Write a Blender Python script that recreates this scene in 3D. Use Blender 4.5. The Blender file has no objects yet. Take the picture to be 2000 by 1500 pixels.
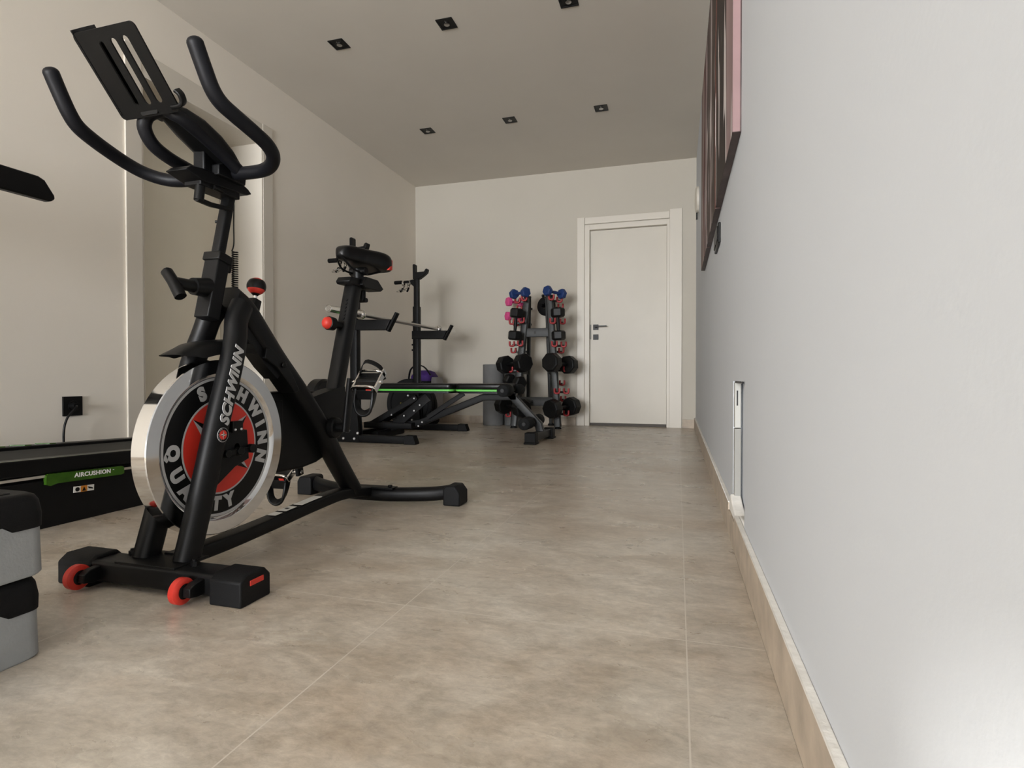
import bpy, bmesh, math, random
from mathutils import Vector, Matrix
random.seed(4)
V = Vector
PI = math.pi
sc = bpy.context.scene
COL = sc.collection

# ------------------------------------------------------------------ materials
MATS = {}
def mat(name, col, rough=.5, metal=0., spec=.5, bump=0., bscale=200., var=0., vscale=6., coat=0., emit=0., sss=0., trans=0., ior=1.45):
    if name in MATS: return MATS[name]
    m = bpy.data.materials.new(name); m.use_nodes = True
    nt = m.node_tree; b = nt.nodes['Principled BSDF']
    c = (*col, 1)
    b.inputs['Base Color'].default_value = c
    b.inputs['Roughness'].default_value = rough
    b.inputs['Metallic'].default_value = metal
    b.inputs['Specular IOR Level'].default_value = spec
    b.inputs['Coat Weight'].default_value = coat
    b.inputs['Transmission Weight'].default_value = trans
    b.inputs['IOR'].default_value = ior
    if emit:
        b.inputs['Emission Color'].default_value = c; b.inputs['Emission Strength'].default_value = emit
    tc = nt.nodes.new('ShaderNodeTexCoord')
    if bump:
        n = nt.nodes.new('ShaderNodeTexNoise'); n.inputs['Scale'].default_value = bscale; n.inputs['Detail'].default_value = 4
        bp = nt.nodes.new('ShaderNodeBump'); bp.inputs['Strength'].default_value = bump; bp.inputs['Distance'].default_value = .002
        nt.links.new(tc.outputs['Object'], n.inputs['Vector']); nt.links.new(n.outputs['Fac'], bp.inputs['Height'])
        nt.links.new(bp.outputs['Normal'], b.inputs['Normal'])
    if var:
        n = nt.nodes.new('ShaderNodeTexNoise'); n.inputs['Scale'].default_value = vscale; n.inputs['Detail'].default_value = 6
        r = nt.nodes.new('ShaderNodeValToRGB')
        r.color_ramp.elements[0].position = .3; r.color_ramp.elements[1].position = .7
        r.color_ramp.elements[0].color = (*[x*(1-var) for x in col], 1); r.color_ramp.elements[1].color = (*[min(1, x*(1+var)) for x in col], 1)
        nt.links.new(tc.outputs['Object'], n.inputs['Vector']); nt.links.new(n.outputs['Fac'], r.inputs['Fac'])
        nt.links.new(r.outputs['Color'], b.inputs['Base Color'])
    MATS[name] = m
    return m

black = mat('black powder coated steel', (.0034, .0034, .0037), .42, 0, .26, .12, 900)
blackp = mat('black plastic', (.0035, .0035, .0035), .38, 0, .26, .08, 500)
rubber = mat('black rubber', (.004, .004, .0043), .6, 0, .22, .2, 400)
hexr = mat('black hex rubber', (.0045, .0045, .0045), .45, 0, .28, .15, 300)
vinyl = mat('black vinyl', (.004, .004, .0042), .32, 0, .35, .1, 300)
foam = mat('black foam', (.010, .0105, .011), .8, 0, .2, .5, 500)
grip = mat('handlebar foam grip', (.0042, .0044, .006), .48, 0, .26, .06, 900)
benchg = mat('charcoal painted steel', (.013, .0135, .014), .42, .1, .35, .1, 500)
rackg = mat('dark grey painted steel', (.026, .027, .026), .42, .1, .4, .1, 500)
chrome = mat('chrome', (.72, .71, .69), .1, 1.)
steel = mat('brushed steel', (.45, .44, .42), .28, 1., .5, .1, 300)
flyw = mat('polished flywheel steel', (.74, .74, .74), .07, 1.)
silver = mat('silver print', (.40, .40, .40), .45)
red = mat('red plastic', (.52, .030, .018), .45, 0, .5, .05, 300)
redd = mat('red disc print', (.55, .03, .018), .4, 0, .5, 0, 1, .12, 9)
redh = mat('red coated hook', (.30, .010, .012), .5)
blue = mat('blue neoprene', (.012, .035, .13), .5, 0, .4, .2, 400)
pink = mat('pink neoprene', (.62, .07, .23), .5, 0, .4, .2, 400)
green = mat('bright green piping', (.12, .50, .08), .45)
greend = mat('dark green translucent gel', (.035, .10, .008), .25, 0, .5, 0, 1, .25, 20)
white = mat('white print', (.75, .74, .70), .5)
whitep = mat('white plastic', (.62, .61, .58), .45)
orange = mat('orange print', (.55, .2, .02), .5)
boltm = mat('zinc bolt', (.75, .75, .75), .35, .7)
lightg = mat('pale grey moulded plastic', (.26, .27, .275), .5, 0, .4, .3, 250, .05, 30)
purple = mat('purple fabric', (.045, .012, .14), .7)
greyfab = mat('grey mesh fabric', (.30, .29, .29), .8)
greymat = mat('grey foam mat', (.13, .13, .128), .7, 0, .3, .3, 200, .15, 8)
belt = mat('running belt', (.013, .013, .012), .6, 0, .3, .5, 900)
strip = mat('pale metal strip', (.6, .57, .5), .4, .6)
stripd = mat('painted pale green highlight', (.26, .30, .20), .35, .3, .5, 0, 1, .6, 22)  # the rail's edge highlight laid in as colour
doorw = mat('off white door laminate', (.575, .535, .46), .42, 0, .5, 0, 1, .03, 3)
doorin = mat('cream inner door', (.84, .79, .67), .5, 0, .4, 0, 1, .03, 3)
casing = mat('white door casing', (.62, .575, .50), .4, 0, .5)
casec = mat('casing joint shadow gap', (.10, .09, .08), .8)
paintc = mat('cream wall paint', (.79, .735, .65), .72, 0, .3, .12, 180, .02, 1.4)
paintw = mat('white wall paint', (.53, .55, .575), .7, 0, .3, .08, 150, .015, 1.2)
paintb = mat('shaded cream back wall paint', (.49, .455, .39), .72, 0, .3, .12, 180, .02, 1.4)  # darker copy of the cream paint; back wall's dimmer light put into the colour
paintl = mat('ceiling paint', (.63, .59, .525), .85, 0, .2, .12, 260, .02, 2)
plaster = mat('rough white plaster', (.74, .72, .68), .8, 0, .3, .8, 60, .08, 25)
skirt = mat('taupe stone skirting', (.42, .35, .275), .5, 0, .4, .2, 80, .2, 14)
greyrec = mat('grey primer', (.27, .265, .245), .7, 0, .3, .3, 100)
glassm = bpy.data.materials.new('window glass'); glassm.use_nodes = True
_n = glassm.node_tree; _n.nodes.clear(); _o = _n.nodes.new('ShaderNodeOutputMaterial'); _x = _n.nodes.new('ShaderNodeMixShader'); _t = _n.nodes.new('ShaderNodeBsdfTransparent'); _g = _n.nodes.new('ShaderNodeBsdfGlossy'); _g.inputs['Roughness'].default_value = .02
_f = _n.nodes.new('ShaderNodeFresnel'); _f.inputs['IOR'].default_value = 1.3
_n.links.new(_f.outputs[0], _x.inputs[0]); _n.links.new(_t.outputs[0], _x.inputs[1]); _n.links.new(_g.outputs[0], _x.inputs[2]); _n.links.new(_x.outputs[0], _o.inputs[0])

def floor_mat():
    m = bpy.data.materials.new('concrete look floor tile'); m.use_nodes = True
    nt = m.node_tree; b = nt.nodes['Principled BSDF']; N = nt.nodes.new; L = nt.links.new
    tc = N('ShaderNodeTexCoord'); mp = N('ShaderNodeMapping'); mp.inputs['Location'].default_value = (.576, -1.122, 0)
    br = N('ShaderNodeTexBrick'); br.offset = 0; br.squash = 1
    br.inputs['Scale'].default_value = 1; br.inputs['Brick Width'].default_value = .594; br.inputs['Row Height'].default_value = 1.268
    br.inputs['Mortar Size'].default_value = .0015; br.inputs['Mortar Smooth'].default_value = .3; br.inputs['Bias'].default_value = 0
    br.inputs['Color1'].default_value = (.44, .44, .44, 1); br.inputs['Color2'].default_value = (.56, .56, .56, 1)
    br.inputs['Mortar'].default_value = (1, 1, 1, 1)
    L(tc.outputs['Object'], mp.inputs['Vector']); L(mp.outputs['Vector'], br.inputs['Vector'])
    def noise(s, d, r, scl, w=0.):
        mm = N('ShaderNodeMapping'); mm.inputs['Scale'].default_value = scl; mm.inputs['Rotation'].default_value = (0, 0, w)
        n = N('ShaderNodeTexNoise'); n.inputs['Scale'].default_value = s; n.inputs['Detail'].default_value = d; n.inputs['Roughness'].default_value = r
        n.inputs['Distortion'].default_value = .45
        L(tc.outputs['Object'], mm.inputs['Vector']); L(mm.outputs['Vector'], n.inputs['Vector']); return n.outputs['Fac']
    def mix(a, bb, f, t='MIX'):
        x = N('ShaderNodeMix'); x.data_type = 'RGBA'; x.blend_type = t
        for s, v in ((0, f), (6, a), (7, bb)):
            if isinstance(v, bpy.types.NodeSocket): L(v, x.inputs[s])
            elif s == 0: x.inputs[s].default_value = v
            else: x.inputs[s].default_value = v
        return x.outputs[2]
    def ramp(f, p0, p1, c0, c1):
        r = N('ShaderNodeValToRGB'); e = r.color_ramp.elements
        e[0].position = p0; e[1].position = p1; e[0].color = (*c0, 1); e[1].color = (*c1, 1); L(f, r.inputs['Fac']); return r.outputs['Color']
    a = ramp(noise(1.7, 9, .66, (1, 1.35, 1), .2), .34, .64, (.410, .337, .258), (.540, .497, .428))
    s = ramp(noise(6.5, 12, .76, (1, 1.9, 1), .35), .38, .62, (.80, .785, .765), (1.11, 1.11, 1.12))
    c = mix(a, s, 1., 'MULTIPLY')
    f = ramp(noise(34., 8, .8, (1, 1.8, 1)), .36, .64, (.82, .815, .81), (1.12, 1.12, 1.12))
    c = mix(c, f, 1., 'MULTIPLY')
    t = ramp(br.outputs['Color'], .40, .60, (.96, .96, .96), (1.03, 1.03, 1.03))
    c = mix(c, t, 1., 'MULTIPLY')
    # small dark specks of dirt
    vo = N('ShaderNodeTexVoronoi'); vo.inputs['Scale'].default_value = 2.3; L(tc.outputs['Object'], vo.inputs['Vector'])
    sp = ramp(vo.outputs['Distance'], .006, .014, (.25, .22, .2), (1, 1, 1)); c = mix(c, sp, 1., 'MULTIPLY')
    c = mix(c, (.55, .50, .43, 1), br.outputs['Fac'])
    L(c, b.inputs['Base Color'])
    rr = N('ShaderNodeMapRange'); rr.inputs['To Min'].default_value = .22; rr.inputs['To Max'].default_value = .36
    L(noise(5, 6, .6, (1, 2, 1)), rr.inputs['Value']); L(rr.outputs['Result'], b.inputs['Roughness'])
    b.inputs['Specular IOR Level'].default_value = .7
    bp = N('ShaderNodeBump'); bp.inputs['Strength'].default_value = .12; bp.inputs['Distance'].default_value = .002
    L(noise(60, 6, .7, (1, 1, 1)), bp.inputs['Height']); L(bp.outputs['Normal'], b.inputs['Normal'])
    return m
floorm = floor_mat()

def art_mat():
    m = bpy.data.materials.new('printed canvas picture'); m.use_nodes = True
    nt = m.node_tree; b = nt.nodes['Principled BSDF']; N = nt.nodes.new; L = nt.links.new
    tc = N('ShaderNodeTexCoord'); sx = N('ShaderNodeSeparateXYZ'); L(tc.outputs['Object'], sx.inputs[0])
    n = N('ShaderNodeTexNoise'); n.inputs['Scale'].default_value = 2.2; n.inputs['Detail'].default_value = 3; L(tc.outputs['Object'], n.inputs['Vector'])
    def math_(op, a, c):
        q = N('ShaderNodeMath'); q.operation = op
        for k, v in ((0, a), (1, c)):
            if isinstance(v, bpy.types.NodeSocket): L(v, q.inputs[k])
            else: q.inputs[k].default_value = v
        return q.outputs[0]
    u = math_('DIVIDE', math_('SUBTRACT', sx.outputs['Y'], 1.717), 2.188)
    u = math_('ADD', u, math_('MULTIPLY', math_('SUBTRACT', n.outputs['Fac'], .5), .16))
    r = N('ShaderNodeValToRGB'); L(u, r.inputs['Fac'])
    cols = [(0, (.24, .17, .165)), (.10, (.30, .215, .21)), (.125, (.05, .040, .036)), (.30, (.055, .045, .040)), (.335, (.17, .075, .06)), (.36, (.07, .056, .048)), (.47, (.10, .075, .065)), (.50, (.46, .40, .385)), (.53, (.13, .10, .09)), (.66, (.09, .07, .062)), (.70, (.34, .26, .25)), (.76, (.12, .085, .075)), (.82, (.13, .035, .035)), (.85, (.30, .235, .215)), (1, (.15, .105, .095))]
    e = r.color_ramp.elements
    while len(e) < len(cols): e.new(.5)
    for el, (p, c) in zip(e, cols): el.position = p; el.color = (*c, 1)
    # pale brush strokes in the lower half of the prints
    mm = N('ShaderNodeMapping'); mm.inputs['Scale'].default_value = (1, 5.5, .8); L(tc.outputs['Object'], mm.inputs['Vector'])
    n2 = N('ShaderNodeTexNoise'); n2.inputs['Scale'].default_value = 2.0; n2.inputs['Detail'].default_value = 1; L(mm.outputs['Vector'], n2.inputs['Vector'])
    st = N('ShaderNodeValToRGB'); el = st.color_ramp.elements; el[0].position = .60; el[1].position = .63; el[0].color = (0, 0, 0, 1); el[1].color = (1, 1, 1, 1); L(n2.outputs['Fac'], st.inputs['Fac'])
    lo = N('ShaderNodeMapRange'); lo.inputs['From Min'].default_value = 1.95; lo.inputs['From Max'].default_value = 1.80; L(sx.outputs['Z'], lo.inputs['Value'])
    f = math_('MULTIPLY', st.outputs['Color'], lo.outputs['Result'])
    x = N('ShaderNodeMix'); x.data_type = 'RGBA'; L(f, x.inputs[0]); L(r.outputs['Color'], x.inputs[6]); x.inputs[7].default_value = (.58, .53, .51, 1)
    L(x.outputs[2], b.inputs['Base Color']); b.inputs['Roughness'].default_value = .75; b.inputs['Specular IOR Level'].default_value = .12
    return m
artm = art_mat()
artedge = mat('pink canvas edge', (.25, .158, .158), .6, 0, .5, .1, 200, .15, 4)
artbot = mat('dark canvas underside', (.07, .045, .042), .5, 0, .5, 0, 1, .6, 8)

# ------------------------------------------------------------------ mesh tools
def sgn(a): return -1 if a < 0 else 1
def cr(pts, n=6, closed=False):
    P = [V(p) for p in pts]; out = []; k = len(P)
    for i in range(k if closed else k-1):
        g = (lambda j: P[j % k]) if closed else (lambda j: P[max(0, min(k-1, j))])
        a, b, c, d = g(i-1), g(i), g(i+1), g(i+2)
        for j in range(n):
            t = j/n
            out.append(.5*((2*b)+(c-a)*t+(2*a-5*b+4*c-d)*t*t+(3*b-a-3*c+d)*t*t*t))
    if not closed: out.append(P[-1])
    return out
def rrect(w, h, r, k=3):
    o = []
    for cx, cy, a0 in ((w/2-r, h/2-r, 0), (-w/2+r, h/2-r, 90), (-w/2+r, -h/2+r, 180), (w/2-r, -h/2+r, 270)):
        for i in range(k+1):
            a = math.radians(a0+90*i/k); o.append((cx+r*math.cos(a), cy+r*math.sin(a)))
    return o
def circ(r, n=14): return [(r*math.cos(2*PI*i/n), r*math.sin(2*PI*i/n)) for i in range(n)]

class MB:
    def __init__(s, *mats): s.bm = bmesh.new(); s.mats = list(mats); s.mi = 0
    def _f(s, vs):
        try: f = s.bm.faces.new(vs); f.material_index = s.mi; return f
        except ValueError: return None
    def box(s, a, b, M=None):
        a, b = V(a), V(b); v = [V((x, y, z)) for x in (a.x, b.x) for y in (a.y, b.y) for z in (a.z, b.z)]
        if M: v = [M @ p for p in v]
        v = [s.bm.verts.new(p) for p in v]
        for q in ((0, 1, 3, 2), (4, 6, 7, 5), (0, 4, 5, 1), (2, 3, 7, 6), (0, 2, 6, 4), (1, 5, 7, 3)): s._f([v[i] for i in q])
        return s
    def rings(s, rings, cap=True, closed=False):
        R = [[s.bm.verts.new(p) for p in r] for r in rings]; n = len(R[0])
        for i in range(len(R) if closed else len(R)-1):
            A, B = R[i], R[(i+1) % len(R)]
            for j in range(n): s._f([A[j], A[(j+1) % n], B[(j+1) % n], B[j]])
        if cap and not closed: s._f(R[0][::-1]); s._f(R[-1])
        return s
    def sweep(s, pts, sec, side=None, closed=False, cap=True, scale=None):
        P = [V(p) for p in pts]; rings = []; k = len(P); prev = None
        for i in range(k):
            if closed: t = P[(i+1) % k]-P[i-1]
            elif i == 0: t = P[1]-P[0]
            elif i == k-1: t = P[-1]-P[-2]
            else: t = (P[i+1]-P[i]).normalized()+(P[i]-P[i-1]).normalized()
            t.normalize()
            if side is not None: u = V(side)
            else: u = prev if prev is not None else (V((1, 0, 0)) if abs(t.x) < .8 else V((0, 0, 1)))
            u = (u-t*u.dot(t)).normalized(); w = t.cross(u); prev = u
            f = scale(i/(k-1)) if scale else 1
            rings.append([P[i]+u*a*f+w*b*f for a, b in sec])
        return s.rings(rings, cap, closed)
    def tube(s, pts, r, n=14, **k): return s.sweep(pts, circ(r, n), **k)
    def rod(s, a, b, r, r2=None, n=20):
        a, b = V(a), V(b); t = (b-a).normalized(); u = t.orthogonal().normalized(); w = t.cross(u); r2 = r if r2 is None else r2
        return s.rings([[p+(u*math.cos(2*PI*i/n)+w*math.sin(2*PI*i/n))*q for i in range(n)] for p, q in ((a, r), (b, r2))])
    def lathe(s, prof, o, ax, n=48, closed=False, cap=True):
        o, ax = V(o), V(ax).normalized(); u = ax.orthogonal().normalized(); w = ax.cross(u)
        return s.rings([[o+ax*h+(u*math.cos(2*PI*i/n)+w*math.sin(2*PI*i/n))*max(r, 1e-4) for i in range(n)] for h, r in prof], cap, closed)
    def ball(s, c, r, n=20, sq=(1, 1, 1)):
        c = V(c)
        return s.rings([[c+V((r*math.sin(PI*j/n)*math.cos(2*PI*i/n)*sq[0], r*math.sin(PI*j/n)*math.sin(2*PI*i/n)*sq[1], r*math.cos(PI*j/n)*sq[2])) for i in range(n)] for j in range(1, n)])
    def prism(s, poly, f, a, b):
        """poly of 2D points, f(u,v,t)->xyz, extruded from t=a to t=b"""
        s.rings([[V(f(u, v, a)) for u, v in poly], [V(f(u, v, b)) for u, v in poly]]); return s
    def add(s, mesh, M):
        bm2 = bmesh.new(); bm2.from_mesh(mesh); mp = {}
        for v in bm2.verts: mp[v] = s.bm.verts.new(M @ v.co)
        for f in bm2.faces: s._f([mp[v] for v in f.verts])
        bm2.free(); return s
    def text(s, txt, size, M, off=.0, ext=.0006, shear=0., align='CENTER', sp=1.):
        c = bpy.data.curves.new('t', 'FONT'); c.body = txt; c.size = size; c.offset = off; c.extrude = ext; c.shear = shear
        c.align_x = align; c.align_y = 'CENTER'; c.space_character = sp; c.resolution_u = 4
        o = bpy.data.objects.new('t', c); me = bpy.data.meshes.new_from_object(o)
        s.add(me, M); bpy.data.objects.remove(o); bpy.data.curves.remove(c); bpy.data.meshes.remove(me); return s
    def rot(s, c, ax, deg, keep=0):
        bmesh.ops.rotate(s.bm, verts=s.bm.verts, cent=V(c), matrix=Matrix.Rotation(math.radians(deg), 3, ax)); return s
    def plate(s, outer, holes, th, M, bev=0.):
        c = bpy.data.curves.new('p', 'CURVE'); c.dimensions = '2D'; c.fill_mode = 'BOTH'; c.extrude = th/2; c.bevel_depth = bev
        for pl in [outer]+holes:
            sp = c.splines.new('POLY'); sp.points.add(len(pl)-1); sp.use_cyclic_u = True
            for q, (x, y) in zip(sp.points, pl): q.co = (x, y, 0, 1)
        o = bpy.data.objects.new('p', c); me = bpy.data.meshes.new_from_object(o)
        s.add(me, M); bpy.data.objects.remove(o); bpy.data.curves.remove(c); bpy.data.meshes.remove(me); return s
    def build(s, name, parent=None, org=None, bevel=0., seg=2, sharp=38, sub=0, label=None):
        org = V(org) if org is not None else (V(parent['_o']) if parent is not None else V((0, 0, 0)))
        bmesh.ops.remove_doubles(s.bm, verts=s.bm.verts, dist=1e-6)
        bmesh.ops.recalc_face_normals(s.bm, faces=s.bm.faces)
        bmesh.ops.translate(s.bm, verts=s.bm.verts, vec=-org)
        for f in s.bm.faces: f.smooth = True
        me = bpy.data.meshes.new(name); s.bm.to_mesh(me); s.bm.free()
        for m in s.mats: me.materials.append(m)
        me.set_sharp_from_angle(angle=math.radians(sharp))
        o = bpy.data.objects.new(name, me); COL.objects.link(o)
        if bevel:
            b = o.modifiers.new('bevel', 'BEVEL'); b.width = bevel; b.segments = seg; b.limit_method = 'ANGLE'; b.angle_limit = math.radians(40); b.harden_normals = False
        if sub:
            b = o.modifiers.new('sub', 'SUBSURF'); b.levels = sub; b.render_levels = sub
        if parent is not None: o.parent = parent; o.location = org-V(parent['_o'])
        else: o.location = org
        o['_o'] = tuple(org)
        if label: o['label'] = label
        return o
def wn(o): w = o.modifiers.new('normals', 'WEIGHTED_NORMAL'); w.keep_sharp = True; return o
def thing(name, loc, label, cat, group=None):
    o = bpy.data.objects.new(name, None); COL.objects.link(o); o.location = loc; o.empty_display_size = .05
    o['_o'] = tuple(loc); tag(o, label, cat, group); return o
def tag(o, label, cat, group=None):
    o['label'] = label; o['category'] = cat
    if group: o['group'] = group
    return o
def struct(o): o['kind'] = 'structure'; return o
def copy_tree(o, parent=None):
    c = o.copy(); COL.objects.link(c)
    if parent is not None: c.parent = parent
    for ch in list(o.children): copy_tree(ch, c)
    return c
YZ = lambda u, v, t: (t, u, v)      # polygon in the y-z plane, extruded along x
XZ = lambda u, v, t: (u, t, v)
XY = lambda u, v, t: (u, v, t)
def frame(o, x, y):                 # matrix: local x,y axes -> given directions
    x = V(x).normalized(); y = V(y); y = (y-x*y.dot(x)).normalized(); z = x.cross(y)
    M = Matrix((x, y, z)).transposed().to_4x4(); M.translation = V(o); return M

# ------------------------------------------------------------------ room
XL, XR, YB, YR, H = -2.8215, .1714, 5.765, -5.5, 2.628
T = .16
struct(MB(floorm).box((XL-.6, YR-T, -.12), (XR+T, YB+.3, 0)).build('floor'))
struct(MB(paintl).box((XL-.6, YR-T, H), (XR+T, YB+.3, H+.12)).build('ceiling'))
# back wall with the door opening
DX0, DX1, DZ = -.917, -.005, 2.055
m = MB(paintb)
m.box((XL-.6, YB, 0), (DX0+.02, YB+T, H)); m.box((DX1-.02, YB, 0), (XR+T, YB+T, H)); m.box((DX0+.02, YB, DZ-.02), (DX1-.02, YB+T, H))
m.box((DX0, YB+T, 0), (DX1, YB+T+.02, H))
struct(m.build('wall_back'))
# left wall with the deep doorway
LY0, LY1, LZ, LD = 2.395, 3.335, 2.165, .36
m = MB(paintc)
m.box((XL-T, YR, 0), (XL, LY0, H)); m.box((XL-T, LY1, 0), (XL, YB, H)); m.box((XL-T, LY0, LZ), (XL, LY1, H))
m.box((XL-LD-.06, LY0-.1, 0), (XL-T, LY0, H)); m.box((XL-LD-.06, LY1, 0), (XL-T, LY1+.1, H)); m.box((XL-LD-.06, LY0, LZ), (XL-T, LY1, H))
m.box((XL-LD-.12, LY0-.1, 0), (XL-LD-.06, LY1+.1, H))
struct(m.build('wall_left'))
# right wall with the small open chase
NY0, NY1, NZ1 = 1.600, 1.922, .492
m = MB(paintw)
m.box((XR, YR, 0), (XR+T, NY0, H)); m.box((XR, NY1, 0), (XR+T, YB, H)); m.box((XR, NY0, NZ1), (XR+T, NY1, H)); m.box((XR+.026, NY0, 0), (XR+T, NY1, NZ1))
struct(m.build('wall_right'))
# rear wall behind the camera, with a glazed opening letting in the daylight
WX0, WX1, WZ0, WZ1 = -2.74, -.45, .05, 2.27
m = MB(paintw)
m.box((XL-T, YR-T, 0), (WX0, YR, H)); m.box((WX1, YR-T, 0), (XR+T, YR, H)); m.box((WX0, YR-T, WZ1), (WX1, YR, H)); m.box((WX0, YR-T, 0), (WX1, YR, WZ0))
struct(m.build('wall_rear'))
m = MB(whitep)
for x in (WX0, (WX0+WX1)/2-.03, WX1-.06): m.box((x, YR-.1, WZ0), (x+.06, YR-.04, WZ1))
m.box((WX0, YR-.1, WZ0), (WX1, YR-.04, WZ0+.06)); m.box((WX0, YR-.1, WZ1-.06), (WX1, YR-.04, WZ1))
w = struct(m.build('window_1', bevel=.003))
MB(glassm).box((WX0+.05, YR-.075, WZ0+.05), (WX1-.05, YR-.07, WZ1-.05)).build('window_pane', w)

# skirtings
def skirting(name, segs):
    m = MB(skirt, plaster)
    for a, b, top in segs:
        m.mi = 0; m.box(a, b)
        if top:
            m.mi = 1; m.box((a[0], a[1], b[2]), (b[0], b[1], b[2]+.003))
    return struct(m.build(name, bevel=.0015))
skirting('baseboard_back', [((XL, YB-.012, 0), (-1.005, YB, .083), 0), ((.048, YB-.012, 0), (XR, YB, .083), 0)])
skirting('baseboard_left', [((XL, YR, 0), (XL+.012, 2.30, .083), 0), ((XL, 3.43, 0), (XL+.012, YB-.012, .083), 0)])
skirting('baseboard_right', [((.158, YR, 0), (XR, 1.735, .101), 1), ((.158, 1.735, 0), (XR, 1.93, .078), 0), ((.158, 1.93, 0), (XR, YB-.012, .101), 1)])
# broken plaster where the skirting crosses the chase
m = MB(plaster)
m.prism([(1.60, .078), (1.925, .078), (1.94, .104), (1.90, .135), (1.86, .120), (1.80, .108), (1.72, .100), (1.66, .092), (1.60, .088)], YZ, .162, XR+.022)
m.prism([(1.60, .079), (1.78, .079), (1.72, .108), (1.60, .112)], YZ, .172, XR+.024)
struct(m.build('trim_3', bevel=.004))

# back door with casing, handle and lock
m = MB(casing)
m.box((-.991, YB-.022, .0), (-.917, YB, 2.131)); m.box((-.077, YB-.022, .0), (.040, YB, 2.148)); m.box((-.915, YB-.018, 2.062), (-.079, YB, 2.128))
m.box((-.917, YB-.006, 0), (-.868, YB+.085, 2.055)); m.box((-.103, YB-.006, 0), (-.077, YB+.085, 2.055)); m.box((-.868, YB-.006, 2.005), (-.103, YB+.085, 2.055))
struct(m.build('trim_1', bevel=.002))
d = struct(MB(doorw).box((-.866, YB+.042, .028), (-.105, YB+.080, 2.003)).build('door_1', bevel=.001))
m = MB(blackp)
m.box((-.834, YB+.028, .986), (-.780, YB+.042, 1.040)); m.rod((-.807, YB+.034, 1.013), (-.807, YB-.016, 1.013), .009)
m.box((-.812, YB-.028, 1.012), (-.690, YB-.014, 1.024))
m.build('door_handle', d, bevel=.001)
MB(blackp).box((-.834, YB+.028, .884), (-.780, YB+.042, .938)).build('door_lock', d, bevel=.001)
MB(greyrec).box((-.8675, YB+.034, .89), (-.855, YB+.044, 1.04)).build('strike_plate', d, bevel=.0005)
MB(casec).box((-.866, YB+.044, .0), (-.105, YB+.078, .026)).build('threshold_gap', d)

# left doorway
cz = 2.292
m = MB(casing)
m.box((XL, 2.300, 0), (XL+.011, LY0, cz)); m.box((XL, LY1, 0), (XL+.011, 3.432, cz)); m.box((XL, LY0, LZ), (XL+.008, LY1, cz-.004))
m.box((XL-LD-.005, LY0-.002, 0), (XL+.008, LY0+.012, LZ)); m.box((XL-LD-.005, LY1-.012, 0), (XL+.008, LY1+.002, LZ)); m.box((XL-LD-.005, LY0, LZ-.012), (XL+.008, LY1, LZ+.002))
struct(m.build('trim_2', bevel=.002))
d = struct(MB(doorin).box((XL-LD-.04, LY0+.015, .01), (XL-LD+.002, LY1-.015, LZ-.015)).build('door_2', bevel=.001))
m = MB(blackp); hx = XL-LD+.002
m.box((hx, LY0+.10, .99), (hx+.012, LY0+.154, 1.044)); m.rod((hx, LY0+.127, 1.017), (hx+.05, LY0+.127, 1.017), .009); m.box((hx+.043, LY0+.12, 1.010), (hx+.056, LY0+.24, 1.024))
m.build('door_handle', d, bevel=.001)

# chase inner box with a slotted cover
t = thing('slotted_box', (XR+.03, 1.9, .3), 'white slotted junction box standing in the narrow open chase in the right wall', 'junction box')
m = MB(mat('grey white plastic', (.40, .395, .365), .5))
m.box((XR+.0015, 1.885, .345), (XR+.020, 1.918, .488)); m.build('box_body', t, bevel=.002)
m = MB(blackp); m.box((XR+.0065, 1.8835, .415), (XR+.0105, 1.8855, .462)); m.build('slot', t)
m = MB(greyrec); m.box((XR+.0015, 1.890, .100), (XR+.021, 1.920, .342)); m.build('lower_duct', t, bevel=.002, label='grey duct below the white box')
m = MB(blackp); m.prism([(1.66, .486), (1.86, .486), (1.86, .4925), (1.80, .490), (1.75, .4925), (1.70, .489), (1.66, .4925)], YZ, XR-.0008, XR+.004)
m.build('crack', t)

# ceiling downlights
def downlight():
    t = thing('recessed_downlight', (0, 0, 0), '', 'ceiling light', 'black square downlights in the ceiling')
    m = MB(blackp)
    for a, b in (((-.052, -.052), (.052, -.041)), ((-.052, .041), (.052, .052)), ((-.052, -.041), (-.041, .041)), ((.041, -.041), (.052, .041))): m.box((*a, -.004), (*b, .0))
    m.build('frame', t, bevel=.001)
    m = MB(blackp); k = 4
    m.box((-.041, -.041, -.0012), (.041, .041, -.0004)); m.build('baffle', t)
    m = MB(steel); m.lathe([(-.0014, .001), (-.0016, .016), (-.006, .017), (-.007, .010), (-.0075, .001)], (0, .004, 0), (0, 0, 1), 24); m.build('bulb', t)
    m = MB(steel); m.box((-.0015, -.03, -.0035), (.0015, -.010, -.0012)); m.build('clip', t)
    return t
dl = downlight()
for i, (x, y, lab) in enumerate((
    (-2.078, 3.160, 'black square downlight of the near row, leftmost and closest to the left wall'),
    (-1.338, 3.160, 'black square downlight in the middle of the near ceiling row'),
    (-.598, 3.165, 'black square downlight of the near row, cut by the top edge of the photo'),
    (-2.075, 4.480, 'black square downlight of the far row, nearest the left wall'),
    (-1.335, 4.485, 'black square downlight in the middle of the far ceiling row'),
    (-.585, 4.492, 'black square downlight of the far row, nearest the back door'))):
    o = dl if i == 0 else copy_tree(dl)
    o.location = (x, y, H); o['label'] = lab

# ------------------------------------------------------------------ spin bike
C = -1.195
bike = thing('spin_bike', (C, 1.55, 0), 'black spin bike with chrome flywheel, red disc emblem and raised handlebars, in the left foreground', 'exercise bike')
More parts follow.
